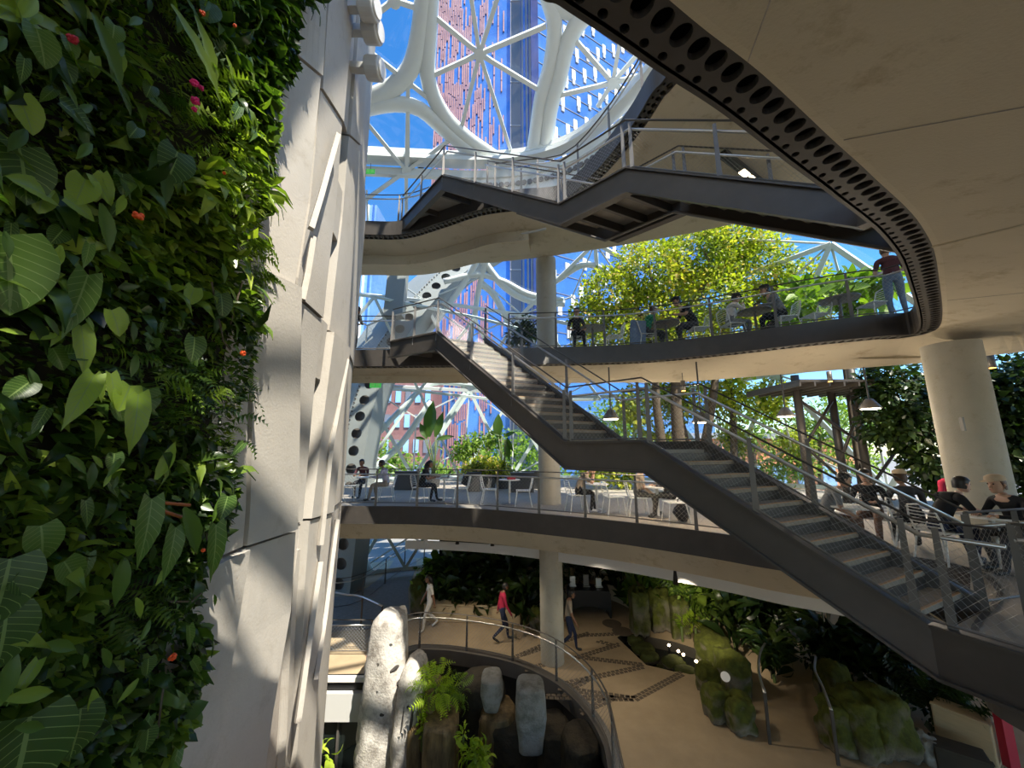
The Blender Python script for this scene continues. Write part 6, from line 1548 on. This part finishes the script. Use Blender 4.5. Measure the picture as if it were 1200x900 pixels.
for px, py, Y, rr_, lb, tpl, mt, n in ((556, 590, 17.6, [(553, 520, .75), (540, 530, .6), (575, 515, .7)], 'potted shrub with airy green leaves between the two banana plants', 'ovate', 'leaf_outside', 1300), (572, 590, 16.0, [(568, 545, .7), (552, 550, .55), (585, 548, .6)], 'dense potted shrub with orange-tinted leaves in front of the banana plants', 'ovate', 'leaf_tree', 1700)):
    base = at_y(px, py, Y); base[2] = Z2; t = thing('potted_shrub', lb, 'plant', base)
    m = MB(); m.lathe([(.28, 0), (.36, .6), (.32, .6), (.30, .55)], 16, base); m.build('pot', 'pot', t)
    pos, u = blob_points([(at_y(a, b, Y), (c, c, c * .7)) for a, b, c in rr_], n, shell=.2); leaf_cloud('foliage', pos, u, (.10, .22), tpl, mt, t)
    m = MB(); m.tube([base + V(0, 0, .5), at_y(rr_[0][0], rr_[0][1], Y)], .04, 6); m.build('stem', 'bark', t)
for px, Y, w, lb in ((555, 15.2, .5, 'small square dark planter on the second floor, middle'), (612, 15.0, .9, 'long dark planter left of the round column'), (476, 15.8, .9, 'dark mesh planter box behind the person in pale lilac'), (632, 16.2, .6, 'dark planter just behind the round column')):
    base = at_y(px, 590, Y); base[2] = Z2; m = MB(); m.box(base + V(0, 0, .35), (w, .5, .7)); m.box(base + V(0, 0, .72), (w + .06, .56, .05)); tag(m.build('planter_box', 'pot'), lb, 'planter')
base = at_y(622, 420, 12.8); base[2] = Z3; t = thing('potted_shrub', 'leafy potted plant beside the round column on the third floor', 'plant', base)
pos, u = blob_points([(at_y(618, 385, 12.8), (.6, .6, .5)), (at_y(608, 396, 12.8), (.5, .5, .4))], 420, shell=.2); leaf_cloud('foliage', pos, u, (.12, .30), 'ovate', 'leaf_dark', t)
m = MB(); m.lathe([(.2, 0), (.26, .45)], 14, base); m.build('pot', 'pot', t); m = MB(); m.tube([base + V(0, 0, .4), at_y(618, 385, 12.8)], .03, 6); m.build('stem', 'bark', t)

# understory of the ground floor
def plant(px, py, top_py, w, label, tpl='strap', material='leaf_dark', n=60, size=None, extra=0, tint=(0, 1), z0=0.0, name='understory_plant'):
    base = at_z(px, py, z0); top = at_y(px, top_py, base[1]); h = top[2] - z0; t = thing(name, label, 'plant', base)
    k = n; ang = rng.uniform(0, 2 * PI, k); hh = rng.random(k) ** .8
    pos = base + np.stack([np.cos(ang) * w * .25 * rng.random(k), np.sin(ang) * w * .25 * rng.random(k), .15 + hh * h * .75], 1)
    out = np.stack([np.cos(ang), np.sin(ang), .9 * np.ones(k)], 1)
    leaf_cloud('foliage', pos, out, size or (w * .45, w * .85), tpl, material, t, droop=.1, spread=.3, tint=tint)
    if extra:
        q, u = blob_points([(base + V(0, 0, h * .5), (w * .7, w * .6, h * .5))], extra, shell=.3); leaf_cloud('undergrowth', q, u, (.12, .30), 'ovate', material, t, tint=tint)
    m = MB(); m.tube([base, base + V(0, 0, h * .6)], .04, 6); m.build('stem', 'stem', t)
    return t
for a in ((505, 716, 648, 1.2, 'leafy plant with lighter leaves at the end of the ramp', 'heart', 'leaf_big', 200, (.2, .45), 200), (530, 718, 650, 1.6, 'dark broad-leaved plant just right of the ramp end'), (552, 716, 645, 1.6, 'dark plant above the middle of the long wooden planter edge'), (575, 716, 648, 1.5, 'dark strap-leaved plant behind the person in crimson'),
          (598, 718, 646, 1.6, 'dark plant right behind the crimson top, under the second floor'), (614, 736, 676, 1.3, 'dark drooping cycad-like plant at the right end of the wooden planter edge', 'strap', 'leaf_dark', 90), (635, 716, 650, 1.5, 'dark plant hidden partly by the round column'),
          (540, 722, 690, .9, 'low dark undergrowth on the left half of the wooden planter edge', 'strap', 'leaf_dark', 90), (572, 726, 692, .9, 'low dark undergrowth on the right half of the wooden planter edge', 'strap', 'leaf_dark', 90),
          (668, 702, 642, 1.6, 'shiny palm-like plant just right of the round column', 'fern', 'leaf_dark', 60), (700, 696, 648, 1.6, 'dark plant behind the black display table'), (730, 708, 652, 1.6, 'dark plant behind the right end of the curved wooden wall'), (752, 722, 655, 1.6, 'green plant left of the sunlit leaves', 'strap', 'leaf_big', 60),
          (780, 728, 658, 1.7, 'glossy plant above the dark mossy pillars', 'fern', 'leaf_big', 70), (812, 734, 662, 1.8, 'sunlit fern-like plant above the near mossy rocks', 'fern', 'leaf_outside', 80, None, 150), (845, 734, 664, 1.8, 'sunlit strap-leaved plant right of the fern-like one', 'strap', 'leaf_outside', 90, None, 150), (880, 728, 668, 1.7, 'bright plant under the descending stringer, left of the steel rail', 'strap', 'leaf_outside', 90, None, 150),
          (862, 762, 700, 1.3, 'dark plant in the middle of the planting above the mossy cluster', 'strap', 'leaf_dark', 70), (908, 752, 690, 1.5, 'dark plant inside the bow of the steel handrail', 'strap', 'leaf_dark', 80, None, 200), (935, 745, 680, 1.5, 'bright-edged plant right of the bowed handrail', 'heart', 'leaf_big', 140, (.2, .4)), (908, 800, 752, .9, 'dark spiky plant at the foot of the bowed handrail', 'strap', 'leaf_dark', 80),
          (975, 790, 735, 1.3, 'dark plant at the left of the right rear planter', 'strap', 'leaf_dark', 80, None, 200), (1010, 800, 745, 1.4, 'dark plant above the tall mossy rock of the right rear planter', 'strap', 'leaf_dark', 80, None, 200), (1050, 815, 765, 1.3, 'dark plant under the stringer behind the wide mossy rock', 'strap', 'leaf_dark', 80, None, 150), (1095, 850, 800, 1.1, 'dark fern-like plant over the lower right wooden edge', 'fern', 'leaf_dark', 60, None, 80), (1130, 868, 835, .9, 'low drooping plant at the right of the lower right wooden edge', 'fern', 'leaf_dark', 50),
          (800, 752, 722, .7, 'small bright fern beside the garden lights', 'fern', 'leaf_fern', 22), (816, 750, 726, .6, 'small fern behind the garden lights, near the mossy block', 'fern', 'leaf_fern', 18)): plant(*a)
# ferns in the pit
def tuft(px, py, Y, label, tpl, n, size, mat_, rad=.35, dz=.25, name='fern', tint=(.2, 1), droop=.3):
    c = at_y(px, py, Y); t = thing(name, label, 'plant', c - V(0, 0, .1)); pos, u = blob_points([(c, (rad, rad * .8, dz))], n, shell=.2)
    u[:, 1] -= .2; leaf_cloud('foliage', pos, u, size, tpl, mat_, t, droop=droop, tint=tint); m = MB(); m.tube([c - V(0, 0, .5), c], .03, 6); m.build('stem', 'stem', t); return t
tuft(510, 806, 9.75, 'bright sunlit fern on the brown stump beside the pale rock', 'fern', 110, (.25, .5), 'leaf_fern', .42, .35)
tuft(530, 812, 10.0, 'greener fern hanging just right of the bright one', 'fern', 60, (.22, .42), 'leaf_big', .3, .35, tint=(.4, 1))
tuft(560, 884, 9.0, 'pale tufted plant with narrow leaves low in the pit', 'strap', 110, (.16, .34), 'leaf_fern', .28, .2, 'tufted_plant')
tuft(543, 862, 9.1, 'small pale sprig left above the tufted plant in the pit', 'strap', 26, (.12, .22), 'leaf_fern', .10, .28, 'tufted_plant')
tuft(495, 850, 9.5, 'small green creeper on the pale rock edge in the pit', 'ovate', 70, (.06, .13), 'leaf_fern', .14, .35, 'creeper')
tuft(375, 886, 9.5, 'yellow-green water plant in the pool under the bridge', 'strap', 40, (.2, .45), 'leaf_fern', .35, .2, 'water_plant')
